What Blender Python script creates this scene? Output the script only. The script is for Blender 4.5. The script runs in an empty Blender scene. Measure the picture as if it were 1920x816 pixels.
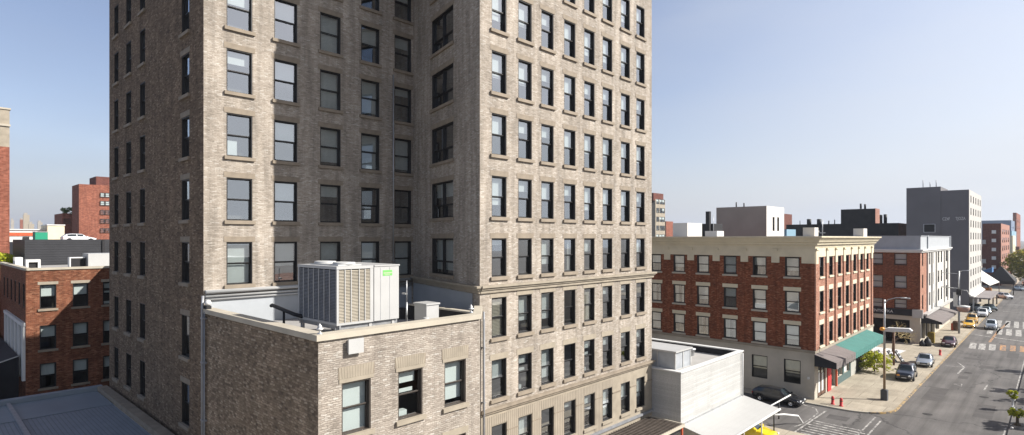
import bpy, bmesh, math, random
from mathutils import Matrix, Vector
R = math.radians
random.seed(7)
S = bpy.context.scene
COL = S.collection

# ------------------------------------------------------------------ camera, sky, sun, exposure
CAM_Z = 17.0
cam_d = bpy.data.cameras.new('camera')
cam = bpy.data.objects.new('camera', cam_d)
COL.objects.link(cam)
S.camera = cam
cam.location = (0, 0, CAM_Z)
cam.rotation_euler = (R(90), 0, math.atan2(1025, 1080))
cam_d.sensor_width = 36
cam_d.lens = 36 * 1080 / 1920
cam_d.shift_y = 39 / 1920
cam_d.clip_end = 9000
cam_d.clip_start = 0.1
S.render.resolution_x = 1024
S.render.resolution_y = 435

SUN_EL, SUN_X, SUN_Y = 36.0, 0.808, 0.589
W = bpy.data.worlds.new('World')
S.world = W
W.use_nodes = True
wn = W.node_tree
sky = wn.nodes.new('ShaderNodeTexSky')
sky.sky_type = 'NISHITA'
sky.sun_disc = False
sky.sun_elevation = R(SUN_EL)
sky.sun_rotation = math.atan2(SUN_X, SUN_Y)
sky.altitude = 20
sky.air_density = 1.0
sky.dust_density = 1.0
sky.ozone_density = 1.6
# summer haze: a pale veil low over the horizon and round the sun, in world directions
tcw = wn.nodes.new('ShaderNodeTexCoord')
tint = wn.nodes.new('ShaderNodeMix'); tint.data_type = 'RGBA'; tint.blend_type = 'MULTIPLY'; tint.inputs[0].default_value = 1
wn.links.new(sky.outputs[0], tint.inputs[6]); tint.inputs[7].default_value = (1.14, .99, .99, 1)
sep = wn.nodes.new('ShaderNodeSeparateXYZ'); wn.links.new(tcw.outputs['Generated'], sep.inputs[0])
def wm(op, a, b=0.0):
    n = wn.nodes.new('ShaderNodeMath'); n.operation = op
    for i, x in enumerate((a, b)):
        if isinstance(x, (int, float)): n.inputs[i].default_value = x
        else: wn.links.new(x, n.inputs[i])
    return n.outputs[0]
wmap = wn.nodes.new('ShaderNodeMapping'); wmap.inputs['Scale'].default_value = (2.2, 2.2, 7.0); wn.links.new(tcw.outputs['Generated'], wmap.inputs['Vector'])
wnz = wn.nodes.new('ShaderNodeTexNoise'); wnz.inputs['Scale'].default_value = 1.6; wnz.inputs['Detail'].default_value = 5; wn.links.new(wmap.outputs[0], wnz.inputs['Vector'])
veil = wm('MULTIPLY', wm('SUBTRACT', wnz.outputs[0], 0.42), 0.55)   # thin uneven haze
hz = wm('MINIMUM', wm('MAXIMUM', wm('ADD', wm('MULTIPLY', wm('POWER', wm('SUBTRACT', 1.0, wm('ABSOLUTE', sep.outputs[2])), 7.0), 0.85), veil), 0.0), 1.0)
dt = wn.nodes.new('ShaderNodeVectorMath'); dt.operation = 'DOT_PRODUCT'; wn.links.new(tcw.outputs['Generated'], dt.inputs[0])
dt.inputs[1].default_value = (SUN_X*.809, SUN_Y*.809, .588)
az = wm('ADD', wm('MULTIPLY', sep.outputs[0], SUN_X), wm('MULTIPLY', sep.outputs[1], SUN_Y))
hz = wm('MINIMUM', wm('ADD', hz, wm('MULTIPLY', wm('MAXIMUM', az, 0.0), 0.7)), 1.0)   # the haze thickens towards the sun
hzc = wn.nodes.new('ShaderNodeValToRGB'); wn.links.new(wm('ADD', wm('MULTIPLY', az, .5), .5), hzc.inputs[0])
hzc.color_ramp.elements[0].color = (2.4, 2.8, 3.7, 1); hzc.color_ramp.elements[1].color = (4.3, 4.55, 5.1, 1)
hzc.color_ramp.elements[0].position = 0.1; hzc.color_ramp.elements[1].position = .8
m1 = wn.nodes.new('ShaderNodeMix'); m1.data_type = 'RGBA'; wn.links.new(hz, m1.inputs[0]); wn.links.new(tint.outputs[2], m1.inputs[6]); wn.links.new(hzc.outputs[0], m1.inputs[7])
gl = wm('MULTIPLY', wm('POWER', wm('MAXIMUM', dt.outputs['Value'], 0.0), 1.5), 2.2)
glc = wn.nodes.new('ShaderNodeMix'); glc.data_type = 'RGBA'; glc.blend_type = 'ADD'; glc.inputs[0].default_value = 1
cmb = wn.nodes.new('ShaderNodeCombineXYZ'); wn.links.new(gl, cmb.inputs[0]); wn.links.new(gl, cmb.inputs[1]); wn.links.new(wm('MULTIPLY', gl, .9), cmb.inputs[2])
wn.links.new(m1.outputs[2], glc.inputs[6]); wn.links.new(cmb.outputs[0], glc.inputs[7])
# deeper blue towards the zenith
zen = wm('SUBTRACT', 1.0, wm('MULTIPLY', wm('MINIMUM', wm('MAXIMUM', wm('SUBTRACT', wm('MULTIPLY', sep.outputs[2], 2.0), 0.8), 0.0), 1.0), 0.4))
zm = wn.nodes.new('ShaderNodeVectorMath'); zm.operation = 'SCALE'; wn.links.new(glc.outputs[2], zm.inputs[0]); wn.links.new(zen, zm.inputs['Scale'])
wn.links.new(zm.outputs[0], wn.nodes['Background'].inputs[0])
wn.nodes['Background'].inputs[1].default_value = 0.094
sl = bpy.data.lights.new('sun', 'SUN')
sl.energy = 5.0
sl.angle = R(0.5)
sl.color = (1.0, 0.948, 0.875)
sun = bpy.data.objects.new('sun', sl)
COL.objects.link(sun)
ce = math.cos(R(SUN_EL))
sun.rotation_euler = Vector((SUN_X * ce, SUN_Y * ce, math.sin(R(SUN_EL)))).to_track_quat('Z', 'Y').to_euler()
sun.location = (60, 40, 80)
S.view_settings.view_transform = 'Standard'
S.view_settings.look = 'None'
S.view_settings.gamma = 1
S.view_settings.exposure = 0.75
S.view_settings.use_curve_mapping = False
S.cycles.max_bounces = 6
S.cycles.transparent_max_bounces = 12

# ------------------------------------------------------------------ mesh builder
class MB:
    """collects quads and polygons; several materials allowed"""
    def __init__(s):
        s.v = []; s.f = []; s.m = []; s.tf = Matrix.Identity(4); s.smooth = set()
    def face(s, pts, m=0, smooth=False):
        i = len(s.v)
        s.v += [s.tf @ Vector(p) for p in pts]
        if smooth: s.smooth.add(len(s.f))
        s.f.append(tuple(range(i, i + len(pts)))); s.m.append(m)
    def box(s, x0, x1, y0, y1, z0, z1, m=0, skip=''):
        a = [(x0,y0,z0),(x1,y0,z0),(x1,y1,z0),(x0,y1,z0),(x0,y0,z1),(x1,y0,z1),(x1,y1,z1),(x0,y1,z1)]
        for k, q in (('b',(0,3,2,1)),('t',(4,5,6,7)),('f',(0,1,5,4)),('r',(1,2,6,5)),('k',(2,3,7,6)),('l',(3,0,4,7))):
            if k not in skip: s.face([a[j] for j in q], m)
    def prism(s, poly, z0, z1, m=0, top=True, bottom=True):
        """vertical prism over a counter-clockwise polygon of (x, y)"""
        n = len(poly)
        for i in range(n):
            a, b = poly[i], poly[(i+1) % n]
            s.face([(a[0],a[1],z0),(b[0],b[1],z0),(b[0],b[1],z1),(a[0],a[1],z1)], m)
        if top: s.face([(p[0],p[1],z1) for p in poly], m)
        if bottom: s.face([(p[0],p[1],z0) for p in reversed(poly)], m)
    def extr(s, prof, x0, x1, m=0, axis='x', caps=True):
        """profile of (a, z) pulled along x (a = y) or along y (a = x)"""
        f = (lambda t, p: (t, p[0], p[1])) if axis == 'x' else (lambda t, p: (p[0], t, p[1]))
        n = len(prof)
        for i in range(n):
            a, b = prof[i], prof[(i+1) % n]
            s.face([f(x0, a), f(x1, a), f(x1, b), f(x0, b)], m)
        if caps:
            s.face([f(x0, p) for p in reversed(prof)], m); s.face([f(x1, p) for p in prof], m)
    def tube(s, pts, r, n=8, m=0, cap=True):
        pts = [Vector(p) for p in pts]
        rr = r if isinstance(r, (list, tuple)) else [r] * len(pts)
        rings = []
        up = Vector((0, 0, 1))
        for i, p in enumerate(pts):
            d = (pts[min(i+1, len(pts)-1)] - pts[max(i-1, 0)]).normalized()
            u = d.cross(up)
            if u.length < 1e-3: u = d.cross(Vector((1, 0, 0)))
            u.normalize(); w = u.cross(d)
            rings.append([p + (u*math.cos(t*2*math.pi/n) + w*math.sin(t*2*math.pi/n))*rr[i] for t in range(n)])
        for a, b in zip(rings, rings[1:]):
            for t in range(n):
                s.face([a[t], a[(t+1) % n], b[(t+1) % n], b[t]], m, True)
        if cap:
            s.face(list(reversed(rings[0])), m); s.face(rings[-1], m)
    def lathe(s, prof, n=16, c=(0, 0), m=0):
        for (r0, z0), (r1, z1) in zip(prof, prof[1:]):
            for t in range(n):
                a, b = 2*math.pi*t/n, 2*math.pi*(t+1)/n
                s.face([(c[0]+r0*math.cos(a), c[1]+r0*math.sin(a), z0), (c[0]+r0*math.cos(b), c[1]+r0*math.sin(b), z0),
                        (c[0]+r1*math.cos(b), c[1]+r1*math.sin(b), z1), (c[0]+r1*math.cos(a), c[1]+r1*math.sin(a), z1)], m, True)
    def mesh(s, name, mats, off=(0, 0, 0), weld=True):
        me = bpy.data.meshes.new(name)
        o = Vector(off)
        me.from_pydata([tuple(v - o) for v in s.v], [], s.f)
        uvl = me.uv_layers.new(name='uv')
        uvd = []
        for p in me.polygons:
            p.material_index = s.m[p.index]
            if p.index in s.smooth: p.use_smooth = True
            n = p.normal
            if abs(n.z) > 0.75:
                for vi in p.vertices: c = me.vertices[vi].co; uvd += [c.x + o.x, c.y + o.y]
            else:
                h = math.hypot(n.x, n.y) or 1
                tx, ty = -n.y/h, n.x/h
                if abs(tx) < 1e-4: tx = 0
                for vi in p.vertices:
                    c = me.vertices[vi].co + o; uvd += [c.x*tx + c.y*ty, c.z]
        uvl.data.foreach_set('uv', uvd)
        for m in (mats if isinstance(mats, (list, tuple)) else [mats]): me.materials.append(m)
        if weld and s.smooth:
            bm = bmesh.new(); bm.from_mesh(me)
            bmesh.ops.remove_doubles(bm, verts=bm.verts, dist=1e-4)
            bm.to_mesh(me); bm.free()
        return me
    def build(s, name, mats, parent=None, label=None):
        """mesh given in world coordinates; parent is an unrotated Empty"""
        off = wloc(parent) if parent else Vector((0, 0, 0))
        o = bpy.data.objects.new(name, s.mesh(name, mats, off))
        COL.objects.link(o)
        if parent: o.parent = parent
        if label: o['label'] = label
        return o

def wloc(o):
    v = Vector((0, 0, 0))
    while o: v = v + o.location; o = o.parent
    return v
def tag(o, label=None, cat=None, group=None, kind=None):
    if label: o['label'] = label
    if cat: o['category'] = cat
    if group: o['group'] = group
    if kind: o['kind'] = kind
    return o
def thing(name, loc, label, cat, group=None, rz=0):
    o = bpy.data.objects.new(name, None)
    o.empty_display_size = 0.3
    COL.objects.link(o); o.location = loc; o.rotation_euler.z = rz
    return tag(o, label, cat, group)
def child(name, me, parent, loc=(0, 0, 0), rz=0):
    o = bpy.data.objects.new(name, me); COL.objects.link(o)
    o.parent = parent; o.location = loc; o.rotation_euler.z = rz
    return o
def copy_tree(o, parent=None):
    c = o.copy(); COL.objects.link(c)
    if parent: c.parent = parent
    for ch in o.children: copy_tree(ch, c)
    return c

# ------------------------------------------------------------------ materials
def newmat(name):
    m = bpy.data.materials.new(name); m.use_nodes = True
    return m, m.node_tree.nodes, m.node_tree.links, m.node_tree.nodes['Principled BSDF']
def ramp_node(N, stops):
    r = N.new('ShaderNodeValToRGB'); e = r.color_ramp.elements
    while len(e) < len(stops): e.new(0.5)
    for el, (p, c) in zip(e, stops): el.position = p; el.color = (*c, 1)
    return r
def noise(N, L, vec, scale, detail=3, rough=0.55):
    n = N.new('ShaderNodeTexNoise'); n.inputs['Scale'].default_value = scale
    n.inputs['Detail'].default_value = detail; n.inputs['Roughness'].default_value = rough
    if vec is not None: L.new(vec, n.inputs['Vector'])
    return n
def mathn(N, L, op, a, b=None, c=None):
    n = N.new('ShaderNodeMath'); n.operation = op
    for i, x in enumerate((a, b, c)):
        if x is None: continue
        if isinstance(x, (int, float)): n.inputs[i].default_value = x
        else: L.new(x, n.inputs[i])
    return n.outputs[0]
def mixc(N, L, fac, a, b, mode='MIX'):
    n = N.new('ShaderNodeMix'); n.data_type = 'RGBA'; n.blend_type = mode
    if isinstance(fac, (int, float)): n.inputs[0].default_value = fac
    else: L.new(fac, n.inputs[0])
    for i, x in ((6, a), (7, b)):
        if isinstance(x, tuple): n.inputs[i].default_value = (*x, 1)
        else: L.new(x, n.inputs[i])
    return n.outputs[2]
def vscale(N, L, vec, sc):
    n = N.new('ShaderNodeMapping'); n.inputs['Scale'].default_value = sc; L.new(vec, n.inputs['Vector'])
    return n.outputs[0]
def brick_mat(name, stops, mortar, bw=0.3, bh=0.09, ms=0.012, distort=0.02, dirt=0.3, bump=0.5, big=0.12, streak=0.25):
    m, N, L, P = newmat(name)
    tc = N.new('ShaderNodeTexCoord'); uv = tc.outputs['UV']
    nz = noise(N, L, vscale(N, L, uv, (1.6, 3.2, 1)), 1.6, 2)
    sub = N.new('ShaderNodeVectorMath'); sub.operation = 'MULTIPLY_ADD'
    L.new(nz.outputs['Color'], sub.inputs[0]); sub.inputs[1].default_value = (distort*2, distort*2, 0); L.new(uv, sub.inputs[2])
    b = N.new('ShaderNodeTexBrick')
    b.inputs['Scale'].default_value = 1; b.inputs['Brick Width'].default_value = bw; b.inputs['Row Height'].default_value = bh
    b.inputs['Mortar Size'].default_value = ms; b.inputs['Mortar Smooth'].default_value = 0.4; b.inputs['Bias'].default_value = 0
    b.inputs['Color1'].default_value = (0, 0, 0, 1); b.inputs['Color2'].default_value = (1, 1, 1, 1); b.inputs['Mortar'].default_value = (.5, .5, .5, 1)
    L.new(sub.outputs[0], b.inputs['Vector'])
    r = ramp_node(N, stops); L.new(b.outputs['Color'], r.inputs[0])
    # larger colour drift and weather streaks
    n2 = noise(N, L, uv, big*4, 4)
    r2 = ramp_node(N, [(0.3, (1-dirt,)*3), (0.7, (1.08,)*3)]); L.new(n2.outputs[0], r2.inputs[0])
    n3 = noise(N, L, vscale(N, L, uv, (2.2, 0.18, 1)), 1.0, 4)
    r3 = ramp_node(N, [(0.35, (1-streak,)*3), (0.62, (1.0,)*3)]); L.new(n3.outputs[0], r3.inputs[0])
    n4 = noise(N, L, vscale(N, L, uv, (9, 22, 1)), 1.0, 3)
    r4 = ramp_node(N, [(0.3, (0.8,)*3), (0.7, (1.12,)*3)]); L.new(n4.outputs[0], r4.inputs[0])
    c = mixc(N, L, b.outputs['Fac'], r.outputs[0], mortar)
    c = mixc(N, L, 1.0, c, r2.outputs[0], 'MULTIPLY')
    c = mixc(N, L, 1.0, c, r3.outputs[0], 'MULTIPLY')
    c = mixc(N, L, 1.0, c, r4.outputs[0], 'MULTIPLY')
    L.new(c, P.inputs['Base Color'])
    P.inputs['Roughness'].default_value = 0.9
    P.inputs['Specular IOR Level'].default_value = 0.25
    hgt = mathn(N, L, 'MULTIPLY_ADD', b.outputs['Fac'], -1.0, n4.outputs[0])
    hgt = mathn(N, L, 'MULTIPLY_ADD', b.outputs['Color'], 0.6, hgt)
    bp = N.new('ShaderNodeBump'); bp.inputs['Strength'].default_value = bump; bp.inputs['Distance'].default_value = 0.02
    L.new(hgt, bp.inputs['Height']); L.new(bp.outputs[0], P.inputs['Normal'])
    return m
def plain(name, col, rough=0.7, var=0.12, scale=2.0, metal=0.0, bump=0.15, spec=0.4, coat=0.0, fine=25):
    m, N, L, P = newmat(name)
    tc = N.new('ShaderNodeTexCoord')
    n = noise(N, L, tc.outputs['Object'], scale, 5)
    r = ramp_node(N, [(0.3, tuple(c*(1-var) for c in col)), (0.7, tuple(min(1, c*(1+var)) for c in col))])
    L.new(n.outputs[0], r.inputs[0]); L.new(r.outputs[0], P.inputs['Base Color'])
    P.inputs['Roughness'].default_value = rough; P.inputs['Metallic'].default_value = metal
    P.inputs['Specular IOR Level'].default_value = spec
    P.inputs['Coat Weight'].default_value = coat
    P.inputs['Coat Roughness'].default_value = 0.05
    if bump:
        n2 = noise(N, L, tc.outputs['Object'], fine, 3)
        bp = N.new('ShaderNodeBump'); bp.inputs['Strength'].default_value = bump; bp.inputs['Distance'].default_value = 0.01
        L.new(n2.outputs[0], bp.inputs['Height']); L.new(bp.outputs[0], P.inputs['Normal'])
    return m
def ribbed(name, col, width, rough=0.5, axis=0, var=0.1, depth=0.5, edge=0.14, dark=0.6, metal=0.0):
    """standing seams, siding or board joints: narrow darker lines on the uv"""
    m, N, L, P = newmat(name)
    tc = N.new('ShaderNodeTexCoord'); sp = N.new('ShaderNodeSeparateXYZ'); L.new(tc.outputs['UV'], sp.inputs[0])
    t = mathn(N, L, 'FRACT', mathn(N, L, 'DIVIDE', sp.outputs[axis], width))
    e = mathn(N, L, 'LESS_THAN', t, edge)
    n = noise(N, L, tc.outputs['UV'], 0.9, 5)
    r = ramp_node(N, [(0.3, tuple(c*(1-var) for c in col)), (0.7, tuple(min(1, c*(1+var)) for c in col))]); L.new(n.outputs[0], r.inputs[0])
    c = mixc(N, L, e, r.outputs[0], tuple(x*dark for x in col))
    L.new(c, P.inputs['Base Color']); P.inputs['Roughness'].default_value = rough; P.inputs['Metallic'].default_value = metal
    bp = N.new('ShaderNodeBump'); bp.inputs['Strength'].default_value = depth; bp.inputs['Distance'].default_value = 0.03
    L.new(mathn(N, L, 'SUBTRACT', t, e), bp.inputs['Height']); L.new(bp.outputs[0], P.inputs['Normal'])
    return m
def glass_mat(name, refl=0.3, tint=(0.86, 0.9, 0.89), rough=0.015):
    m, N, L, P = newmat(name); N.remove(P)
    out = N['Material Output']
    tr = N.new('ShaderNodeBsdfTransparent'); tr.inputs[0].default_value = (*tint, 1)
    gl = N.new('ShaderNodeBsdfGlossy'); gl.inputs['Color'].default_value = (0.92, 0.96, 1.0, 1); gl.inputs['Roughness'].default_value = rough
    fr = N.new('ShaderNodeLayerWeight'); fr.inputs['Blend'].default_value = .5   # even on both sides of the pane
    tc = N.new('ShaderNodeTexCoord'); nz = noise(N, L, tc.outputs['Object'], .8, 0)
    bp = N.new('ShaderNodeBump'); bp.inputs['Strength'].default_value = 0.12; bp.inputs['Distance'].default_value = 0.02
    L.new(nz.outputs[0], bp.inputs['Height']); L.new(bp.outputs[0], gl.inputs['Normal'])
    fac = mathn(N, L, 'MULTIPLY_ADD', mathn(N, L, 'POWER', fr.outputs['Facing'], 4.0), .7, refl)
    fac = mathn(N, L, 'MINIMUM', fac, 1.0)
    mx = N.new('ShaderNodeMixShader'); L.new(fac, mx.inputs[0]); L.new(tr.outputs[0], mx.inputs[1]); L.new(gl.outputs[0], mx.inputs[2])
    L.new(mx.outputs[0], out.inputs[0])
    return m

M = {}
M['tan_brick'] = brick_mat('tan_brick', [(0.0, (0.325,0.284,0.236)), (0.2, (0.406,0.353,0.295)), (0.6, (0.46,0.406,0.344)), (0.9, (0.504,0.45,0.389)), (1.0, (0.585,0.544,0.483))],
                           (0.361,0.311,0.257), .24, .072, .009, .06, .22, .6, .10, .3)
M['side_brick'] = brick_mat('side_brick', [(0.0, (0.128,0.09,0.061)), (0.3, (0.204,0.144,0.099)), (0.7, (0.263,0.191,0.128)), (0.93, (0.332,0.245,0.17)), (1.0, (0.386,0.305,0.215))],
                           (0.195,0.139,0.095), .27, .085, .010, .05, .28, .8, .2, .25)  # tower brick darkened in colour for the shaded left face
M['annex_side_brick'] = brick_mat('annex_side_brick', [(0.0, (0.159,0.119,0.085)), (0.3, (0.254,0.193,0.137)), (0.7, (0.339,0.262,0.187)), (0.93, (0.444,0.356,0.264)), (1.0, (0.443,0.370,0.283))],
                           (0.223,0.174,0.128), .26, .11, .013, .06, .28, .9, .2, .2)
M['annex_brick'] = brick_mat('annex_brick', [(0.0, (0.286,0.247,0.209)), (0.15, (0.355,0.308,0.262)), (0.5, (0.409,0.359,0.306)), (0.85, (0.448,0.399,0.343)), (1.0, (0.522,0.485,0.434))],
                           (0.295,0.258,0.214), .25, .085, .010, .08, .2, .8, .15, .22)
M['red_brick'] = brick_mat('red_brick', [(0.0, (0.124,0.033,0.017)), (0.3, (0.23,0.064,0.03)), (0.7, (0.296,0.083,0.039)), (1.0, (0.403,0.168,0.092))],
                           (0.239,0.118,0.066), .25, .085, .012, .02, .25, .6)
M['old_red_brick'] = brick_mat('old_red_brick', [(0.0, (0.117,0.034,0.017)), (0.3, (0.193,0.063,0.032)), (0.7, (0.248,0.086,0.045)), (1.0, (0.345,0.16,0.093))],
                           (0.221,0.126,0.079), .25, .085, .012, .02, .25, .6)
M['dull_red_brick'] = brick_mat('dull_red_brick', [(0.0, (.20,.065,.04)), (1.0, (.34,.13,.085))], (.26,.13,.09), .5, .2, .01, .01, .15, .3)
M['maroon_brick'] = brick_mat('maroon_brick', [(0.0, (0.124,0.042,0.033)), (1.0, (0.186,0.073,0.056))], (0.186,0.084,0.067), .5, .2, .01, .01, .15, .3)
M['white_brick'] = brick_mat('white_brick', [(0.0, (0.418,0.418,0.404)), (1.0, (0.491,0.491,0.476))], (0.397,0.391,0.376), 6.0, .17, .012, .004, .05, .5, .12, .05)
M['stone'] = plain('stone', (0.302,0.263,0.205), .85, .16, 1.4, bump=.4)
M['stone_dark'] = plain('stone_dark', (0.247,0.206,0.158), .85, .18, 1.6, bump=.4)
M['fluted'] = ribbed('fluted', (0.34,0.293,0.23), .17, .85, 0, .15, 1.0, .3, .62)
M['coping'] = plain('coping', (0.426,0.385,0.312), .8, .1, 1.0, bump=.3)
M['cream'] = plain('cream', (0.6,0.534,0.391), .7, .08, .8)
M['stucco'] = plain('stucco', (.46,.42,.35), .9, .12, .6)
M['gray_stucco'] = plain('gray_stucco', (0.297,0.272,0.237), .9, .1, .25)
M['dark_stucco'] = plain('dark_stucco', (.145,.14,.155), .9, .14, .2)
M['pale_stucco'] = plain('pale_stucco', (.60,.58,.54), .9, .07, .3)
M['black_frame'] = plain('black_frame', (.018,.017,.017), .45, .2, 3, bump=0)
M['bronze_frame'] = plain('bronze_frame', (.06,.05,.042), .5, .2, 3, bump=0)
M['white'] = plain('white', (0.617,0.617,0.602), .55, .05, 1.5, bump=.1)
M['white_metal'] = plain('white_metal', (0.435,0.435,0.424), .4, .04, 1.2, bump=.05)
M['white_paint_wall'] = plain('white_paint_wall', (0.355,0.377,0.398), .75, .06, 1.0, bump=.4, fine=9)
M['blind'] = plain('blind', (0.547,0.574,0.569), .8, .06, .7, bump=.1)
M['blind_warm'] = plain('blind_warm', (.62,.56,.44), .8, .15, 1.5, bump=.2)
M['curtain'] = ribbed('curtain', (0.495,0.495,0.45), .11, .9, 0, .08, .8, .3, .75)
M['paper'] = plain('paper', (0.68,0.68,0.663), .7, .03, 1, bump=0)
M['room'] = plain('room', (.10,.09,.08), .9, .5, .35, bump=0)
M['glass'] = glass_mat('glass', .36)
M['glass_dim'] = glass_mat('glass_dim', .1)
M['car_glass'] = glass_mat('car_glass', .16, (.18,.2,.2))
M['black'] = plain('black', (.015,.015,.017), .6, .2, 2, bump=.1)
M['rubber'] = plain('rubber', (0.02,0.02,0.02), .85, .2, 4)
M['chrome'] = plain('chrome', (.6,.6,.62), .25, .05, 3, 1.0, bump=0)
M['galv'] = plain('galv', (.42,.43,.44), .45, .15, 3, .7, bump=.1)
M['gray_metal'] = plain('gray_metal', (.28,.29,.31), .5, .15, 2, .3)
M['brown'] = plain('brown', (.13,.07,.045), .7, .2, 3)
M['roof_dark'] = plain('roof_dark', (0.031,0.029,0.029), .9, .2, .8)
M['roof_gray'] = plain('roof_gray', (.30,.29,.28), .9, .22, .35, bump=.4)
M['roof_pale'] = plain('roof_pale', (0.358,0.345,0.325), .9, .2, .3, bump=.4)
M['red_paint'] = plain('red_paint', (.55,.03,.035), .55, .1, 2)
M['orange_red'] = plain('orange_red', (.50,.09,.035), .6, .15, 2)
M['teal_paint'] = plain('teal_paint', (.075,.12,.12), .55, .1, 2)
M['green_paint'] = plain('green_paint', (.01,.24,.14), .6, .08, .4)
M['street_brick'] = brick_mat('street_brick', [(0.0, (.30,.12,.08)), (0.3, (.40,.18,.12)), (0.7, (.47,.22,.15)), (1.0, (.56,.34,.26))], (.42,.28,.2), .25, .085, .012, .02, .2, .6)  # paler, more orange copy of the red brick: sunlight put into the colour
M['pink_brick'] = brick_mat('pink_brick', [(0.0, (0.357,0.178,0.137)), (1.0, (0.442,0.242,0.194))], (0.383,0.242,0.202), .5, .2, .01, .01, .15, .3)
M['render_dark'] = plain('render_dark', (.155,.15,.158), .9, .1, .15)  # shade put into the colour of the grey tower's side
M['render_pale'] = plain('render_pale', (.42,.41,.39), .9, .06, .2)  # same wall finish with sunlight put into the colour of the street front
M['blue_paint'] = plain('blue_paint', (.06,.16,.34), .6, .15, .3)
M['slate_blue'] = plain('slate_blue', (.14,.19,.28), .8, .1, .05)  # distance haze put into the colour of the far block
M['pale_blue'] = plain('pale_blue', (.20,.33,.42), .8, .1, .05)
M['seam_roof'] = ribbed('seam_roof', (.17,.20,.235), .22, .55, 1, .1, .7, .16, .7)
M['sheet_roof'] = plain('sheet_roof', (.19,.225,.26), .55, .1, .4)
M['dark_siding'] = ribbed('dark_siding', (0.03,0.031,0.036), .28, .6, 1, .15, .8, .14, .5)
M['pergola_slat'] = plain('pergola_slat', (.11,.09,.075), .7, .25, 2)
M['white_board'] = ribbed('white_board', (0.436,0.436,0.424), .42, .5, 0, .03, .3, .05, .9)
M['awning_gray'] = ribbed('awning_gray', (.15,.13,.125), .45, .85, 1, .15, .4, .06, .7)
M['awning_green'] = ribbed('awning_green', (0.041,0.163,0.143), .55, .8, 1, .12, .5, .05, .65)
M['awning_black'] = plain('awning_black', (.02,.02,.024), .8, .2, 1)
M['bark'] = plain('bark', (.10,.075,.05), .9, .3, 4)
M['twig'] = plain('twig', (0.506,0.418,0.22), .85, .25, 3)
def leaf_mat(name, stops):
    m, N, L, P = newmat(name)
    oi = N.new('ShaderNodeNewGeometry'); r = ramp_node(N, stops); L.new(oi.outputs['Random Per Island'], r.inputs[0])
    L.new(r.outputs[0], P.inputs['Base Color']); P.inputs['Roughness'].default_value = .6
    tl = N.new('ShaderNodeBsdfTranslucent'); L.new(r.outputs[0], tl.inputs[0])
    mx = N.new('ShaderNodeMixShader'); mx.inputs[0].default_value = .3
    L.new(P.outputs[0], mx.inputs[1]); L.new(tl.outputs[0], mx.inputs[2]); L.new(mx.outputs[0], N['Material Output'].inputs[0])
    return m
M['leaf_green'] = leaf_mat('leaf_green', [(0, (.03,.07,.012)), (.5, (.07,.13,.02)), (1, (.14,.2,.035))])
M['leaf_yellow'] = leaf_mat('leaf_yellow', [(0, (.18,.24,.01)), (.5, (.42,.46,.02)), (1, (.66,.62,.06))])
M['leaf_autumn'] = leaf_mat('leaf_autumn', [(0, (.14,.15,.015)), (.5, (.30,.28,.025)), (1, (.42,.34,.04))])
def asphalt():
    m, N, L, P = newmat('asphalt')
    tc = N.new('ShaderNodeTexCoord'); o = tc.outputs['Object']
    a = noise(N, L, o, .22, 5); b = noise(N, L, vscale(N, L, o, (1.3, .05, 1)), 1.0, 4); c = noise(N, L, o, 14, 3)
    ra = ramp_node(N, [(.3, (.088,.083,.080)), (.7, (.140,.132,.126))]); L.new(a.outputs[0], ra.inputs[0])
    rb = ramp_node(N, [(.32, (.72,)*3), (.5, (1,)*3), (.68, (1.18,)*3)]); L.new(b.outputs[0], rb.inputs[0])
    rc = ramp_node(N, [(.3, (.85,)*3), (.7, (1.12,)*3)]); L.new(c.outputs[0], rc.inputs[0])
    x = mixc(N, L, 1, ra.outputs[0], rb.outputs[0], 'MULTIPLY'); x = mixc(N, L, 1, x, rc.outputs[0], 'MULTIPLY')
    # tar seams: thin ridges of a distorted voronoi edge
    nz = noise(N, L, o, .6, 3)
    ad = N.new('ShaderNodeVectorMath'); ad.operation = 'MULTIPLY_ADD'; L.new(nz.outputs['Color'], ad.inputs[0]); ad.inputs[1].default_value = (3, 3, 0); L.new(o, ad.inputs[2])
    v = N.new('ShaderNodeTexVoronoi'); v.feature = 'DISTANCE_TO_EDGE'; v.inputs['Scale'].default_value = .085; L.new(ad.outputs[0], v.inputs['Vector'])
    e = mathn(N, L, 'LESS_THAN', v.outputs['Distance'], .006)
    e = mathn(N, L, 'MULTIPLY', e, .6)
    x = mixc(N, L, e, x, (.03,.03,.03))
    L.new(x, P.inputs['Base Color']); P.inputs['Roughness'].default_value = .85; P.inputs['Specular IOR Level'].default_value = .3
    bp = N.new('ShaderNodeBump'); bp.inputs['Strength'].default_value = .4; bp.inputs['Distance'].default_value = .01
    L.new(c.outputs[0], bp.inputs['Height']); L.new(bp.outputs[0], P.inputs['Normal'])
    return m
M['asphalt'] = asphalt()
M['pavement'] = brick_mat('pavement', [(0, (0.375,0.331,0.26)), (1, (0.447,0.396,0.312))], (0.179,0.155,0.12), 3.1, 2.6, .022, .01, .2, .15, .12, .12)
M['kerb'] = plain('kerb', (.40,.37,.31), .85, .15, 1.5)
def worn(name, col):
    m, N, L, P = newmat(name)
    tc = N.new('ShaderNodeTexCoord'); n = noise(N, L, tc.outputs['Object'], 2.2, 8, .75)
    r = ramp_node(N, [(.44, (.13,.125,.12)), (.62, col)]); L.new(n.outputs[0], r.inputs[0]); L.new(r.outputs[0], P.inputs['Base Color'])
    P.inputs['Roughness'].default_value = .8
    return m
M['line_white'] = worn('line_white', (.62,.60,.56))
M['line_yellow'] = worn('line_yellow', (.55,.36,.12))
M['line_orange'] = worn('line_orange', (.60,.27,.06))
M['ground'] = plain('ground', (.13,.12,.11), .95, .25, .05)
def paint(name, col, metal=.3):
    return plain(name, col, .3, .03, 1, metal, 0, .5, 1.0)

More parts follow.
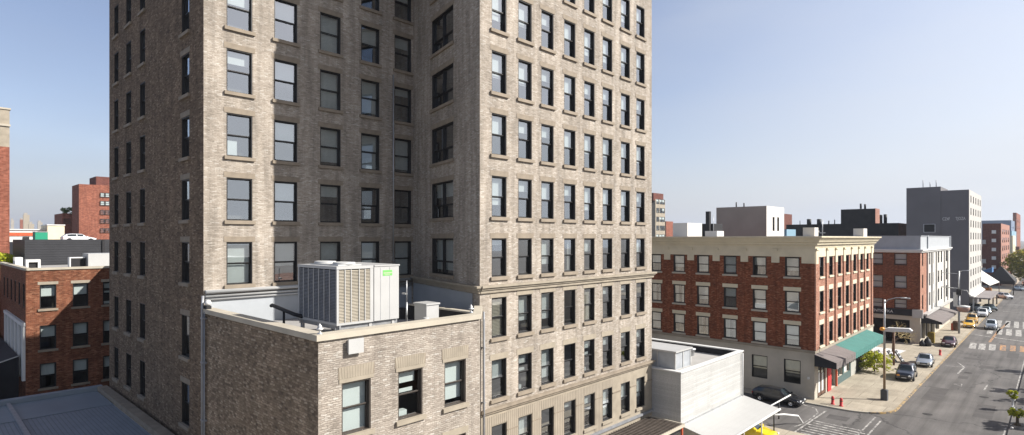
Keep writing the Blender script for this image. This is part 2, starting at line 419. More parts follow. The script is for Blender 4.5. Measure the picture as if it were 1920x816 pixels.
# summer haze in the air: one closed box round everything
def add_haze():
    mb = MB(); mb.box(-3600, 1600, -1600, 4600, -1.5, 60)
    m, N, L, P = newmat('haze'); N.remove(P)
    v = N.new('ShaderNodeVolumePrincipled'); v.inputs['Density'].default_value = .00014; v.inputs['Color'].default_value = (.80,.87,.97,1); v.inputs['Anisotropy'].default_value = .2
    L.new(v.outputs[0], N['Material Output'].inputs['Volume'])
    o = mb.build('haze', m); o['kind'] = 'stuff'
# ------------------------------------------------------------------ the setting: ground, roads, pavements
def structure(name, mb, mat): return tag(mb.build(name, mat), kind='structure')
mb = MB(); mb.face([(-3500,-1500,-.03),(1500,-1500,-.03),(1500,4500,-.03),(-3500,4500,-.03)])
structure('ground', mb, M['ground'])
mb = MB(); mb.face([(-11.6,-60,0),(-3.2,-60,0),(-3.2,900,0),(-11.6,900,0)])
mb.face([(-140,53.4,0),(-11.6,53.4,0),(-11.6,64.6,0),(-140,64.6,0)])
mb.face([(-3.2,128,0),(90,128,0),(90,156,0),(-3.2,156,0)])
structure('road', mb, M['asphalt'])
KZ = .13
def corner_arc(cx, cy, r, a0, a1, n=10):
    return [(cx + r*math.cos(R(a0 + (a1-a0)*i/n)), cy + r*math.sin(R(a0 + (a1-a0)*i/n))) for i in range(n+1)]
# north pavement: round corner at the side street, straight kerb along the avenue
north = [(-60, 90.0), (-60, 63.9)] + corner_arc(-15.4, 67.6, 3.7, -90, 0) + [(-11.6, 130), (-11.3, 250), (-11.0, 900), (-22, 900), (-40, 200)]
mb = MB(); mb.prism(north, -.02, KZ); structure('pavement', mb, M['pavement'])
south = [(-60,-60), (-11.6,-60), (-11.6,49.6)] + corner_arc(-15.4, 49.6, 3.8, 0, 90) + [(-60, 53.4)]
mb = MB(); mb.prism(south, -.02, KZ); structure('pavement', mb, M['pavement'])
mb = MB(); mb.prism([(-3.2,-60), (12,-60), (12,128), (1.0,128)] + corner_arc(1.0, 123.8, 4.2, 90, 180), -.02, KZ); structure('pavement', mb, M['asphalt'])
mb = MB(); mb.prism([(-3.2,160.2)] + corner_arc(1.0, 160.2, 4.2, 180, 270) + [(60,156), (60,900), (-3.2,900)], -.02, KZ); structure('pavement', mb, M['pavement'])
# kerb stones and the yellow kerb line of the avenue
def kerb_strip(path, w, z0, z1, mat, name='kerb'):
    mb = MB()
    for a, b in zip(path, path[1:]):
        a = Vector(a); b = Vector(b); d = (b-a).normalized(); n = Vector((d.y, -d.x))*w
        mb.prism([tuple(a), tuple(a+n), tuple(b+n), tuple(b)], z0, z1)
    return structure(name, mb, mat)
arc = corner_arc(-15.4, 67.6, 3.7, -90, 0, 14)
kerb_strip([(-60,63.9)] + arc[:6], .16, -.02, KZ+.006, M['kerb'])
kerb_strip(arc[5:] + [(-11.6,130), (-11.3,250)], .17, -.02, KZ+.006, M['line_yellow'])
def marks(name, quads, mat):
    mb = MB()
    for q in quads: mb.face([(x, y, .006) for x, y in q])
    return tag(mb.build(name, mat), kind='structure')
def seg(x0, y0, x1, y1, w=.12):
    d = Vector((x1-x0, y1-y0)).normalized(); n = Vector((-d.y, d.x))*w/2
    return [(x0-n.x, y0-n.y), (x1-n.x, y1-n.y), (x1+n.x, y1+n.y), (x0+n.x, y0+n.y)]
q = []
for k in range(8):
    y = 58.3 - .72*k
    q.append(seg(-16.5 + .12*math.sin(k*2.3), y, -12.4 + .2*math.sin(k*1.7), y - .15, .2))
q += [seg(-16.62, 62.5, -16.85, 51, .16), seg(-12.62, 63.4, -12.6, 51.5, .14), seg(-12.02, 62.6, -11.9, 52, .14)]
for a, b in zip([(-19.0,63.2), (-17.6,62.6), (-17.0,61.2), (-16.95,59.5), (-17.0,56.6)], [(-17.6,62.6), (-17.0,61.2), (-16.95,59.5), (-17.0,56.6), (-17.3,55.2)]):
    q.append(seg(*a, *b, .13))
q += [seg(-10.75, 129.8, -3.3, 126.3, .45)]
for x in (-9.7, -8.55): q.append([(x-.42,113.2), (x+.42,113.2), (x+.1,119.6), (x-.74,119.6)])
q.append([(-7.75,113.6), (-6.95,113.6), (-7.25,120), (-8.05,120)])
for k, x in enumerate((-8.9, -7.6, -6.3, -5.0)): 
    q.append([(x-.45,133), (x+.35,133), (x,142), (x-.8,142)]); q.append([(x+.1,145), (x+.85,145), (x+.45,156), (x-.3,156)])
q += [seg(-9.4, 176, -3.2, 174, .4), seg(-9.6, 196, -3.2, 195, .4)]
q += [seg(-11.0, 95.6, -9.0, 96.2, .16), seg(-9.0, 96.2, -9.2, 91.0, .2), seg(-9.0, 96.2, -10.0, 99.2, .14), seg(-6.0, 86.5, -6.05, 83.2, .16)]
q += [seg(-8.9, 84.2, -8.2, 84.9, .08), seg(-8.2, 84.9, -8.1, 83.6, .08), seg(-8.1, 83.6, -8.9, 84.2, .08)]
q += [seg(-3.45, -20, -3.45, 68, .12), seg(-3.45, 76, -3.45, 125, .12)]
marks('road_marking', q, M['line_white'])
marks('road_marking', [seg(-8.2, 122, -8.05, 138, .34), seg(-8.05, 138, -7.35, 154, .34),
      [(-6.5,114.4), (-5.8,114.4), (-6.05,120.4), (-6.75,120.4)], [(-5.35,114.8), (-4.7,114.8), (-4.9,120.8), (-5.55,120.8)],
      [(-4.25,115), (-3.6,115), (-3.75,121), (-4.4,121)]], M['line_orange'])

# repairs, oil and manholes on the street
rp = random.Random(21)
mb = MB()
for x0, y0, x1, y1 in ((-10.6,74,-8.9,81), (-7.6,97,-6.2,99.2), (-9.8,103,-7.4,104.6), (-6.0,70,-4.6,76), (-16.0,60.0,-14.3,61.6), (-7.2,148,-5.6,157), (-8.9,88,-8.0,90), (-5.4,108,-4.2,113)):
    mb.face([(x0,y0,.004),(x1+rp.uniform(-.1,.1),y0+.1,.004),(x1,y1,.004),(x0+rp.uniform(-.1,.1),y1-.05,.004)])
tag(mb.build('road_patch', plain('patch', (.075,.07,.068), .9, .2, .8)), kind='structure')
mh = None
for x, y in ((-8.3,92.5), (-5.8,79.5), (-9.2,68.0), (-6.6,121.5)):
    mb = MB(); mb.lathe([(0,.012),(.34,.012),(.36,.008)], 20, (x,y)); mb.lathe([(.36,.008),(.42,.006)], 20, (x,y))
    tag(mb.build('manhole_cover', M['roof_dark']), 'round dark manhole cover in the avenue surface', 'manhole cover', 'manhole covers in the avenue')
# ------------------------------------------------------------------ walls with openings and window kits
def facade(mb, o, ang, L, z0, z1, ops, m=0, reveal=.34, mr=None):
    """wall seen from its front: local x right, -y outward; ops = (x0, x1, z0, z1)"""
    old = mb.tf; mb.tf = Matrix.Translation((o[0], o[1], 0)) @ Matrix.Rotation(ang, 4, 'Z')
    xs = sorted({0.0, L} | {round(x, 4) for p in ops for x in p[:2]}); zs = sorted({z0, z1} | {round(z, 4) for p in ops for z in p[2:4]})
    for j in range(len(zs)-1):
        zc = (zs[j]+zs[j+1])/2; row = [p for p in ops if p[2] < zc < p[3]]; run = None
        for i in range(len(xs)-1):
            xc = (xs[i]+xs[i+1])/2; hole = any(p[0] < xc < p[1] for p in row)
            if not hole and run is None: run = xs[i]
            if run is not None and (hole or i == len(xs)-2):
                xe = xs[i] if hole else xs[i+1]
                mb.face([(run,0,zs[j]), (xe,0,zs[j]), (xe,0,zs[j+1]), (run,0,zs[j+1])], m); run = None
    mr = m if mr is None else mr
    for x0, x1, a, b in ops:
        mb.face([(x0,0,a), (x0,reveal,a), (x0,reveal,b), (x0,0,b)], mr); mb.face([(x1,0,a), (x1,0,b), (x1,reveal,b), (x1,reveal,a)], mr)
        mb.face([(x0,0,b), (x0,reveal,b), (x1,reveal,b), (x1,0,b)], mr); mb.face([(x0,0,a), (x1,0,a), (x1,reveal,a), (x0,reveal,a)], mr)
    mb.tf = old

def g_frame(mb, w, h, m=0, style='hung', deep=.22, t=.055, set_=.02):
    """black lining plus two sliding sashes; origin bottom centre on the wall face"""
    x = w/2
    if style == 'hung' and w >= 1.43 and w < 1.6: t = .10
    mb.box(-x+.002, -x+t, set_, set_+deep+.08, .002, h-.002, m); mb.box(x-t, x-.002, set_, set_+deep+.08, .002, h-.002, m)
    mb.box(-x+t, x-t, set_+.002, set_+deep+.08, h-t, h-.003, m); mb.box(-x+t, x-t, set_+.01, set_+deep+.08, .003, t, m)
    ya, yb = set_+deep-.10, set_+deep-.04
    n = 2 if style == 'double' else 1
    for k in range(n):
        a = -x+t + k*(2*x-2*t)/n; b = a + (2*x-2*t)/n; s = .05; hm = h*(.62 if style == 'transom' else .5)
        if style == 'double': hm = h*.36
        if n == 2 and k == 1: mb.box(a-.04, a+.04, set_+.04, yb+.05, t, h-t, m)
        for (z0, z1, y) in ((hm, h-t, ya), (t, hm, yb)):
            mb.box(a, a+s, y, y+.05, z0, z1, m); mb.box(b-s, b, y, y+.05, z0, z1, m)
            mb.box(a+s, b-s, y+.001, y+.049, z1-s, z1-.001, m); mb.box(a+s, b-s, y+.001, y+.049, z0+.001, z0+s, m)
def g_pane(mb, w, h, m=0, style='hung', deep=.22, set_=.02):
    x = w/2-.05; ya, yb = set_+deep-.075, set_+deep-.015; hm = h*(.62 if style == 'transom' else (.36 if style == 'double' else .5))
    r = random.Random(int(w*1000)+int(h*77)+len(mb.f))
    mb.face([(-x,ya,hm), (x,ya,hm), (x,ya,h-.05), (-x,ya,h-.05)], m); mb.face([(-x,yb,.05), (x,yb,.05), (x,yb,hm), (-x,yb,hm)], m)
def g_sill(mb, w, m=0, ext=.13, th=.17, out=.12):
    mb.box(-w/2-ext, w/2+ext, -out, -.003, -th, .012, m); mb.box(-w/2+.004, w/2-.004, -.003, .12, .003, .028, m)
def g_lintel(mb, w, h, m=0, th=.32, ext=.14, out=.02):
    mb.box(-w/2-ext, w/2+ext, -out, -.002, h+.004, h+th, m)
CACHE = {}
def cached(key, name, mats, fn):
    if key not in CACHE:
        mb = MB(); fn(mb); CACHE[key] = mb.mesh(name, mats)
    return CACHE[key]
RW = random.Random(11)
def g_blind(mb, w, h, kind, m=0):
    x = w/2-.06; y = .36
    if kind[0] == 'b':
        f = float(kind[1:]); mb.box(-x, x, y, y+.02, .06 + (h-.12)*(1-f), h-.06, m)
    elif kind == 'curtain':
        mb.box(-x, -x*.25, y, y+.05, .06, h-.06, m); mb.box(x*.35, x, y, y+.05, .06, h-.06, m)
    elif kind == 'slats':
        n = int(h/.085)
        for k in range(n):
            z = .08 + k*(h-.2)/n; mb.face([(-x,y-.09,z), (x,y-.09,z), (x,y-.02,z+.05), (-x,y-.02,z+.05)], m)
    elif kind == 'paper':
        mb.box(-x, -x*.05, y-.06, y-.04, .08, h*.38, m)
    elif kind == 'stack':
        mb.box(-x, x*.75, y-.02, y, h*.72, h*.92, m); mb.box(-x, x*.6, y, y+.02, h*.52, h*.6, m); mb.box(-x*.9, x*.1, y, y+.3, .08, h*.14, m)
def window(root, o, ang, xc, z, w, h, blind=None, style='hung', frame='black_frame', glass='glass', sill='stone', lintel='stone', lth=.32, bmat=None, wob=True):
    """one window as part 'window' with its pane, sill, lintel and blind as sub-parts"""
    d = Vector((math.cos(ang), math.sin(ang), 0)); p = Vector((o[0], o[1], 0)) + d*xc + Vector((0, 0, z)) - wloc(root)
    w = round(w, 3); h = round(h, 3)
    wi = child('window', cached(('f', w, h, style, frame), 'window', M[frame], lambda m: g_frame(m, w, h, 0, style)), root, p, ang)
    pn = child('pane', cached(('p', w, h, style, glass), 'pane', M[glass], lambda m: g_pane(m, w, h, 0, style)), wi)
    if wob: pn.rotation_euler = (R(RW.uniform(-.5, .5)), 0, R(RW.uniform(-.5, .5)))
    if sill: child('sill', cached(('s', w, sill), 'sill', M[sill], lambda m: g_sill(m, w)), wi)
    if lintel: child('lintel', cached(('l', w, h, lintel, lth), 'lintel', M[lintel], lambda m: g_lintel(m, w, h, 0, lth)), wi)
    if blind:
        bm_ = bmat or ('curtain' if blind == 'curtain' else ('coping' if blind == 'slats' else 'blind'))
        child('blind', cached(('b', w, h, blind, bm_), 'blind', M[bm_], lambda m: g_blind(m, w, h, blind)), wi)
    return wi
# ------------------------------------------------------------------ the tall tan brick tower
H90 = R(90)
T0 = (-32.6, 10.8)
tower = thing('office_tower', (-32.6, 24, 0), 'tall tan brick tower with black framed sash windows filling the middle of the view', 'building')
OA, OC, OL = (-32.6, 10.8), (-22.9, 21.58), (-52.9, 10.8)
OB = (-32.6, 24.35); ANB = math.atan2(21.58-24.35, 9.7); LB = math.hypot(9.7, 2.77)
AC_ = [1.84, 4.45, 7.28, 10.12, 12.70]
CC_ = [1.50, 3.68, 5.74, 7.98, 10.12, 12.26, 14.56, 16.65]
LC_ = [(2.11,1.26), (5.52,1.36), (8.95,1.26), (17.43,1.3)]
rowsA = [(16.8 + 3.5*k - 2.35, 2.35) for k in range(6)]
rowsC = [(17.0 - 2.18, 2.18)] + [(17.0 + 3.5*k - 2.32, 2.32) for k in range(1, 6)]
rowsCl = [(11.40, 2.27), (7.98, 2.2)]
rowC0 = (4.25, 2.25)
rowsL = [(16.8 + 3.5*k - 2.3, 2.3) for k in range(6)] + [(10.35, 2.35), (6.55, 2.35)]
rowsB = [(17.0 + 3.5*k - 2.25, 2.25) for k in range(6)]
def ops(cols, w, rows): return [(c-w/2, c+w/2, z, z+h) for c in cols for z, h in rows]
WA, WC = 1.38, 1.19
mb = MB(); TOP = 36.4
facade(mb, OA, H90, 13.55, 0, TOP, ops(AC_, WA, rowsA))
facade(mb, OB, ANB, LB, 0, TOP, ops([5.0], 3.3, rowsB))
facade(mb, OC, H90, 18.3, 7.4, TOP, ops(CC_, WC, rowsC + rowsCl))
back = [(-22.9,39.88), (-34,39.88), (-34,25), (-38,25), (-38,16), (-52.9,16), (-52.9,10.8)]
for a, b in zip(back, back[1:]): mb.face([(*a,0), (*b,0), (*b,TOP), (*a,TOP)])
mb.build('wall', M['tan_brick'], tower)
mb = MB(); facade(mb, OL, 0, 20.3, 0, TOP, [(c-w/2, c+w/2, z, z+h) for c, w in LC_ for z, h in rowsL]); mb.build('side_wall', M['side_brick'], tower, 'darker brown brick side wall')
mb = MB(); facade(mb, OC, H90, 18.3, 0, 7.4, ops(CC_, WC, [rowC0])); mb.build('base_wall', M['stone'], tower)
mb = MB()
foot = [(-52.9,10.8), (-32.6,10.8), (-32.6,24.35), (-22.9,21.58), (-22.9,39.88), (-34,39.88), (-34,25), (-38,25), (-38,16), (-52.9,16)]
mb.face([(*p, TOP-.5) for p in foot]); mb.build('roof', M['roof_dark'], tower)
mb = MB(); mb.box(-33.99, -22.93, 21.7, 28, TOP-1, 46); mb.build('upper_storeys', M['tan_brick'], tower)  # unseen block above the roof, added to shade the recess wall
mb = MB()   # inner walls of the rooms, seen dimly through the glass
mb.box(-50, -34.9, 12.9, 15.2, .3, TOP-1); mb.box(-36, -34.9, 13.2, 26, .3, TOP-1, skip=''); mb.box(-33.8, -25.3, 26.1, 38.5, .3, TOP-1)
for k in range(10):
    z = 5.0 + 3.5*k - 1.0
    mb.box(-25.32, -23.4, 22.6, 39.5, z+.01, z+.26); mb.box(-34.9, -33.1, 11.3, 24.3, z+.01, z+.26)
mb.build('interior', M['room'], tower)
mb = MB()
for z, out, h in ((14.28,.30,.12), (14.16,.2,.12), (13.98,.12,.18)):
    mb.tf = Matrix.Translation((*OC, 0)) @ Matrix.Rotation(H90, 4, 'Z'); mb.box(-.02 if out < .3 else -.06, 18.3+out, -out, -.002, z, z+h)
    mb.tf = Matrix.Translation((*OB, 0)) @ Matrix.Rotation(ANB, 4, 'Z'); mb.box(.2, LB+out*.8, -out, -.003, z+.003, z+h-.003)
mb.build('string_course', M['stone'], tower)
mb = MB(); mb.tf = Matrix.Translation((*OC, 0)) @ Matrix.Rotation(H90, 4, 'Z')
mb.box(-.02, 18.5, -.22, -.002, 7.42, 7.56); mb.box(-.02, 18.4, -.12, -.003, 7.28, 7.42)
mb.build('string_course', M['stone_dark'], tower)
mb = MB(); mb.tf = Matrix.Translation((*OC, 0)) @ Matrix.Rotation(H90, 4, 'Z')
xs = [0.35] + [c for c in CC_]
for i, c in enumerate(CC_[:6]):
    mb.box(c-WC/2-.02, c+WC/2+.02, -.03, -.003, 6.56, 7.08)
    if i < 5: mb.box(c+WC/2+.03, CC_[i+1]-WC/2-.03, -.028, -.003, 3.8, 7.08)
mb.box(.25, CC_[0]-WC/2-.03, -.028, -.003, 3.8, 7.08)
mb.build('fluted_panel', M['fluted'], tower)
for i in range(8):
    mb = MB(); mb.tf = Matrix.Translation((*OC, 0)) @ Matrix.Rotation(H90, 4, 'Z')
    mb.box(CC_[i]+WC/2+.02, CC_[i+1]-WC/2-.02 if i < 7 else 18.3, -.05, -.029 if i < 5 else -.003, 6.02, 6.08)
    mb.build('joint_band', M['stone_dark'], tower)
mb = MB(); mb.tf = Matrix.Translation((*OC, 0)) @ Matrix.Rotation(H90, 4, 'Z'); mb.box(6, 18.5, -.16, -.003, 3.62, 3.78); mb.build('flashing', M['gray_metal'], tower)
# white painted band and metal mouldings over the annex roof
mb = MB(); mb.box(-32.598, -32.583, 10.9, 24.2, 12.2, 14.0)
mb.tf = Matrix.Translation((*OB, 0)) @ Matrix.Rotation(ANB, 4, 'Z'); mb.box(.05, 9.2, -.016, -.002, 12.2, 13.92); mb.build('painted_band', M['white_paint_wall'], tower)
mb = MB()
mb.tube([(-32.40,10.85,14.16), (-32.40,24.1,14.16)], .085, 10); mb.tube([(-32.47,10.85,13.93), (-32.47,24.15,13.93)], .06, 10); mb.tube([(-32.49,10.85,13.76), (-32.49,24.15,13.76)], .05, 10)
mb.box(-32.58, -32.44, 10.85, 24.1, 14.18, 14.27); mb.build('moulding', M['white_metal'], tower)

WR = random.Random(5)
def pick(r, k):
    if r == 'C' and k >= 1: return WR.choice(['b0.45', 'b0.5', 'b0.3', 'b0.7', 'b0.55', 'b0.6', 'b0.5'])
    return WR.choice(['b0.5', 'b0.9', None, 'b0.4', 'b1', 'stack', None, 'curtain'])
fixed = {('C',0,0):'b0.15', ('C',0,1):None, ('C',0,2):'b0.75', ('C',0,3):'curtain', ('C',0,4):'b0.4', ('C',0,5):None, ('C',0,6):None, ('C',0,7):'b0.5',
         ('C',-1,0):'slats', ('C',-1,1):'b0.7', ('C',-1,2):'b0.75', ('C',-1,3):None, ('C',-1,4):'slats', ('C',-1,5):'b0.25', ('C',-1,6):'b0.2', ('C',-1,7):None,
         ('C',-2,0):'b0.55', ('C',-2,1):'stack', ('C',-2,2):'b0.85', ('C',-2,3):None, ('C',-2,4):'stack', ('C',-2,5):'b0.3', ('C',-2,6):'b0.2', ('C',-2,7):'b0.3',
         ('C',-3,1):'b1', ('C',-3,2):None, ('C',-3,3):'b0.2', ('C',-3,4):'b0.3', ('C',-3,5):'b0.9', ('C',-3,6):'b0.6', ('C',-3,7):'b0.7',
         ('A',0,0):'b1', ('A',0,1):'b0.6', ('A',0,2):'b1', ('A',0,3):'b1', ('A',0,4):'b1', ('A',1,0):None, ('A',1,1):'b0.5', ('A',1,2):'b0.3', ('A',1,3):None, ('A',1,4):None,
         ('A',2,0):'paper', ('A',2,1):'b0.45', ('A',2,2):'b0.9', ('A',2,3):'b1', ('A',2,4):'b0.9', ('A',3,0):'b0.3', ('A',3,1):'b0.45', ('A',3,2):'b1', ('A',3,3):'b0.9', ('A',3,4):'b0.2',
         ('A',4,0):'b0.4', ('A',4,1):'b0.5', ('A',4,2):'b1', ('A',4,3):'b0.5', ('A',4,4):'b0.3'}
rest = MB()
def tower_window(face, k, i, o, ang, xc, z, w, h, lth, lint, far=False, style='hung'):
    b = fixed.get((face, k, i), pick(face, k) if face in 'AC' else WR.choice([None, None, 'b0.4', 'b0.9']))
    if far:
        rest.tf = Matrix.Translation((o[0], o[1], 0)) @ Matrix.Rotation(ang, 4, 'Z') @ Matrix.Translation((xc, 0, z))
        g_frame(rest, w, h, 0, style); g_pane(rest, w, h, 1, style); g_sill(rest, w, 2)
        if b and b[0] == 'b': g_blind(rest, w, h, b, 3)
        return
    window(tower, o, ang, xc, z, w, h, b, style, sill='stone_dark', lintel=lint, lth=lth)
for k, (z, h) in enumerate(rowsA):
    for i, c in enumerate(AC_): tower_window('A', k, i, OA, H90, c, z, WA, h, .30, 'stone_dark', far=(k == 5))
for k, (z, h) in enumerate(rowsC):
    for i, c in enumerate(CC_): tower_window('C', k, i, OC, H90, c, z, WC, h, .30, 'stone_dark', far=(k == 5))
for k, (z, h) in enumerate(rowsCl):
    for i, c in enumerate(CC_): tower_window('C', -1-k, i, OC, H90, c, z, WC, h, .34, 'stone')
for i, c in enumerate(CC_): 
    if i == 0: tower_window('C', -3, i, OC, H90, c, rowC0[0], WC, rowC0[1], .3, None, far=True)
    else: window(tower, OC, H90, c, rowC0[0], WC, rowC0[1], fixed.get(('C',-3,i)), sill='stone', lintel=None)
for k, (z, h) in enumerate(rowsL):
    for i, (c, w) in enumerate(LC_): tower_window('L', k, i, OL, 0, c, z, w, h, .3, 'stone_dark', far=(i < 3 or k == 5))
for k, (z, h) in enumerate(rowsB): tower_window('B', k, 0, OB, ANB, 5.0, z, 3.3, h, .3, 'stone_dark', far=(k == 5), style='double')
tag(rest.build('window', [M['black_frame'], M['glass'], M['stone_dark'], M['blind']], tower), kind='stuff')
# unseen block behind the left wing, added to shade the old brick building
rear = thing('rear_wing', (-50, 24, 0), 'low brick wing behind the tan tower', 'building')
mb = MB(); mb.box(-60, -38.1, 16.6, 34, 0, 19.0); mb.build('wall', M['tan_brick'], rear)
# pipes on the tower
mb = MB(); mb.tube([(-32.47,22.62,14.2), (-32.47,22.62,28.0)], .045, 8)
for z in (15.5,18.2,21,24,27): mb.box(-32.598,-32.42,22.56,22.68,z,z+.06)
tag(mb.build('pipe', M['galv']), 'thin pale vertical pipe fixed to the shaded tower wall, ending between two window columns', 'pipe')
mb = MB(); mb.tube([(-22.74,21.72,0.2), (-22.74,21.72,13.0)], .06, 8); mb.tube([(-22.62,21.66,0.2),(-22.62,21.66,12.6)], .03, 6)
for z in (2,5,8,11): mb.box(-22.89,-22.66,21.66,21.80,z,z+.06)
tag(mb.build('pipe', M['gray_metal']), 'dark grey drainpipe in the corner between rooftop annex and tower front', 'pipe')
mb = MB(); mb.tube([(-32.35,10.66,0.3), (-32.35,10.66,13.4), (-32.4,10.7,14.0)], .075, 8); mb.tube([(-32.12,10.68,.3), (-32.12,10.68,13.2)], .04, 6)
for z in (1.5,4.5,7.5,10.5,12.8): mb.box(-32.5,-32.05,10.6,10.79,z,z+.07)
tag(mb.build('pipe', M['gray_metal']), 'grey conduit pair running down the shaded corner left of the rooftop annex', 'pipe')

# ------------------------------------------------------------------ the annex in front with its roof
annex = thing('annex', (-26, 15, 0), 'flat roofed tan brick annex in the foreground with pale coping and three large windows', 'building')
F_ = [(-32.6,10.8), (-20.4,10.8), (-20.4,19.2), (-22.86,21.56), (-32.55,24.3)]
mb = MB()
aw = [(1.65, 1.32), (4.30, 1.30), (6.86, 1.32)]
facade(mb, (-20.4,10.8), H90, 8.4, 0, 13.1, [(c-w/2, c+w/2, z, z+2.1) for c, w in aw for z in (9.2, 5.7)])
mb.face([(-20.4,19.2,0), (-22.86,21.56,0), (-22.86,21.56,13.1), (-20.4,19.2,13.1)])
# parapet inner faces
mb.face([(-20.75,11.15,12.3), (-32.58,11.15,12.3), (-32.58,11.15,13.1), (-20.75,11.15,13.1)]); mb.face([(-20.75,19.05,12.3), (-20.75,11.15,12.3), (-20.75,11.15,13.1), (-20.75,19.05,13.1)])
mb.face([(-22.95,21.2,12.3), (-20.75,19.05,12.3), (-20.75,19.05,13.1), (-22.95,21.2,13.1)])
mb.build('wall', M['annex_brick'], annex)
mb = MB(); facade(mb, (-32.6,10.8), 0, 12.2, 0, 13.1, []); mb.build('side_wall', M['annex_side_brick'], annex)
mb = MB()
mb.box(-32.58, -20.28, 10.68, 11.25, 13.1, 13.33); mb.box(-20.85, -20.28, 11.25, 19.2, 13.1, 13.33)
mb.prism([(-20.85,19.2), (-20.28,19.2), (-22.80,21.68), (-23.1,21.35)], 13.1, 13.33)
mb.build('coping', M['coping'], annex)
mb = MB(); mb.face([(*p, 12.3) for p in F_]); mb.build('roof', M['roof_gray'], annex)
mb = MB(); mb.box(-30.5,-23.2,13,18.9,.3,12); mb.build('interior', M['room'], annex)
for (c, w), b, b2 in zip(aw, ('b1', 'stack', 'b0.9'), ('b0.5', None, None)):
    window(annex, (-20.4,10.8), H90, c, 9.2, w, 2.1, b, sill='stone', lintel=None, glass='glass_dim', frame='bronze_frame')
    window(annex, (-20.4,10.8), H90, c, 5.7, w, 2.1, b2, sill='stone', lintel='stone', glass='glass_dim', frame='bronze_frame')
for c, w in aw:
    mb = MB(); mb.tf = Matrix.Translation((-20.4,10.8,0)) @ Matrix.Rotation(H90, 4, 'Z')
    mb.box(c-w/2-.12, c+w/2+.12, -.03, -.003, 11.31, 11.47)
    mb.build('lintel', M['stone'], annex)
for c, w in aw:
    mb = MB(); mb.tf = Matrix.Translation((-20.4,10.8,0)) @ Matrix.Rotation(H90, 4, 'Z')
    mb.box(c-w/2-.16, c+w/2+.16, -.014, -.003, 11.472, 11.94)
    n = 13; x0, x1 = c-w/2-.1, c+w/2+.1
    for j in range(n):
        a = x0 + (x1-x0)*j/n; b_ = x0 + (x1-x0)*(j+.86)/n; s = .05*((j+.5)/n*2-1)
        mb.face([(a,-.022,11.475), (b_,-.022,11.475), (b_+s,-.022,11.93), (a+s,-.022,11.93)], 1)
    mb.build('window_arch', [M['stone_dark'], M['stone']], annex)
mb = MB(); mb.box(-27.4, -22.1, 20.15, 20.42, 12.3, 13.12); mb.prism([(-28.6,19.0),(-28.4,19.0),(-27.3,20.15),(-27.4,20.42)],12.3,12.95); mb.build('roof_curb', M['roof_dark'], annex)
mb = MB(); mb.box(-27.5, -22.0, 20.10, 20.47, 13.12, 13.2); mb.build('curb_cap', M['coping'], annex)

# the big rooftop condenser
ac = thing('air_conditioner', (-24.3, 14.4, 12.3), 'large white rooftop air conditioner with louvred coils and a green sticker', 'air conditioner')
X0, X1, Y0, Y1, Z0, Z1 = -26.1, -22.55, 12.8, 16.0, 13.22, 15.78
YS = 14.62
mb = MB()
mb.box(X0+.06, X1-.06, Y0+.06, YS-.06, Z0+.1, Z1-.08); mb.build('core', M['black'], ac)
mb = MB()   # casing frame of the coil half
t = .1
for (x, y) in ((X0,Y0), (X1-t,Y0), (X0,YS-t), (X1-t,YS-t)): mb.box(x, x+t, y, y+t, Z0, Z1-.14)
mb.box(X0-.01, X1+.01, Y0-.01, YS, Z0-.001, Z0+.1); mb.box(X0-.02, X1+.02, Y0-.02, YS, Z1-.13, Z1)
mb.box(X1-.06,X1+.012,YS-.17,YS+.0,Z0+.1,Z1-.13)
mb.box(X0+.5, X1-.5, Y0+.35, YS-.3, Z1, Z1+.05)
mb.build('casing', M['white_metal'], ac)
def grille(f, w, z0, z1, bars, parent, lm='stone', n=30):
    """louvre blades and upright bars in a local frame: x along, -y outward"""
    a = MB(); a.tf = f
    for k in range(n):
        z = z0 + (z1-z0)*(k+.15)/n; d = (z1-z0)/n*.3
        a.face([(0,-.012,z), (w,-.012,z), (w,.035,z+d), (0,.035,z+d)]); a.face([(0,-.012,z-.02), (w,-.012,z-.02), (w,-.012,z), (0,-.012,z)])
    a.build('louvre', M[lm], parent)
    b = MB(); b.tf = f
    for x in bars: b.box(x-.018, x+.018, -.035, -.014, z0, z1)
    b.build('upright', M['white_metal'], parent)
grille(Matrix.Translation((X0+t, Y0, 0)), X1-X0-2*t, Z0+.12, Z1-.15, [(X1-X0-2*t)*j/7 for j in range(1, 7)], ac, 'gray_metal', 36)
grille(Matrix.Translation((X1, Y0+t, 0)) @ Matrix.Rotation(H90, 4, 'Z'), YS-Y0-2*t-.08, Z0+.12, Z1-.15, [.28, .58, .98, 1.28], ac, 'coping', 36)
mb = MB(); mb.box(X0+.1, X1+.02, YS+.035, Y1, Z0+.02, Z1-.06); mb.box(X0+.05, X1+.05, YS+.03, Y1+.04, Z1-.06, Z1+.0); mb.build('cabinet', M['white_metal'], ac)
mb = MB()
for y in (14.98, 15.48): mb.box(X1+.021, X1+.026, y, y+.02, Z0+.05, Z1-.12)
mb.build('panel_seam', M['galv'], ac)
mb = MB(); mb.box(X1+.022, X1+.03, 15.12, 15.62, Z1-.50, Z1-.25); st = mb.build('sticker', plain('sticker_green', (.16,.52,.12), .5, .1, 5, bump=0), ac)
mb = MB(); mb.box(X1+.031, X1+.034, 15.15, 15.6, Z1-.40, Z1-.36); mb.box(X1+.031, X1+.034, 15.2, 15.5, Z1-.46, Z1-.44); mb.build('print', plain('sticker_pale', (.45,.75,.35), .5, .05, 5, bump=0), st)
for yc in (13.7,):
    for xc in (-25.2, -23.5):
        mb = MB(); mb.lathe([(.5,Z1+.05), (.5,Z1+.14), (.46,Z1+.15), (.42,Z1+.09), (.1,Z1+.1), (0,Z1+.12)], 20, (xc, yc)); mb.build('fan_guard', M['white_metal'], ac)
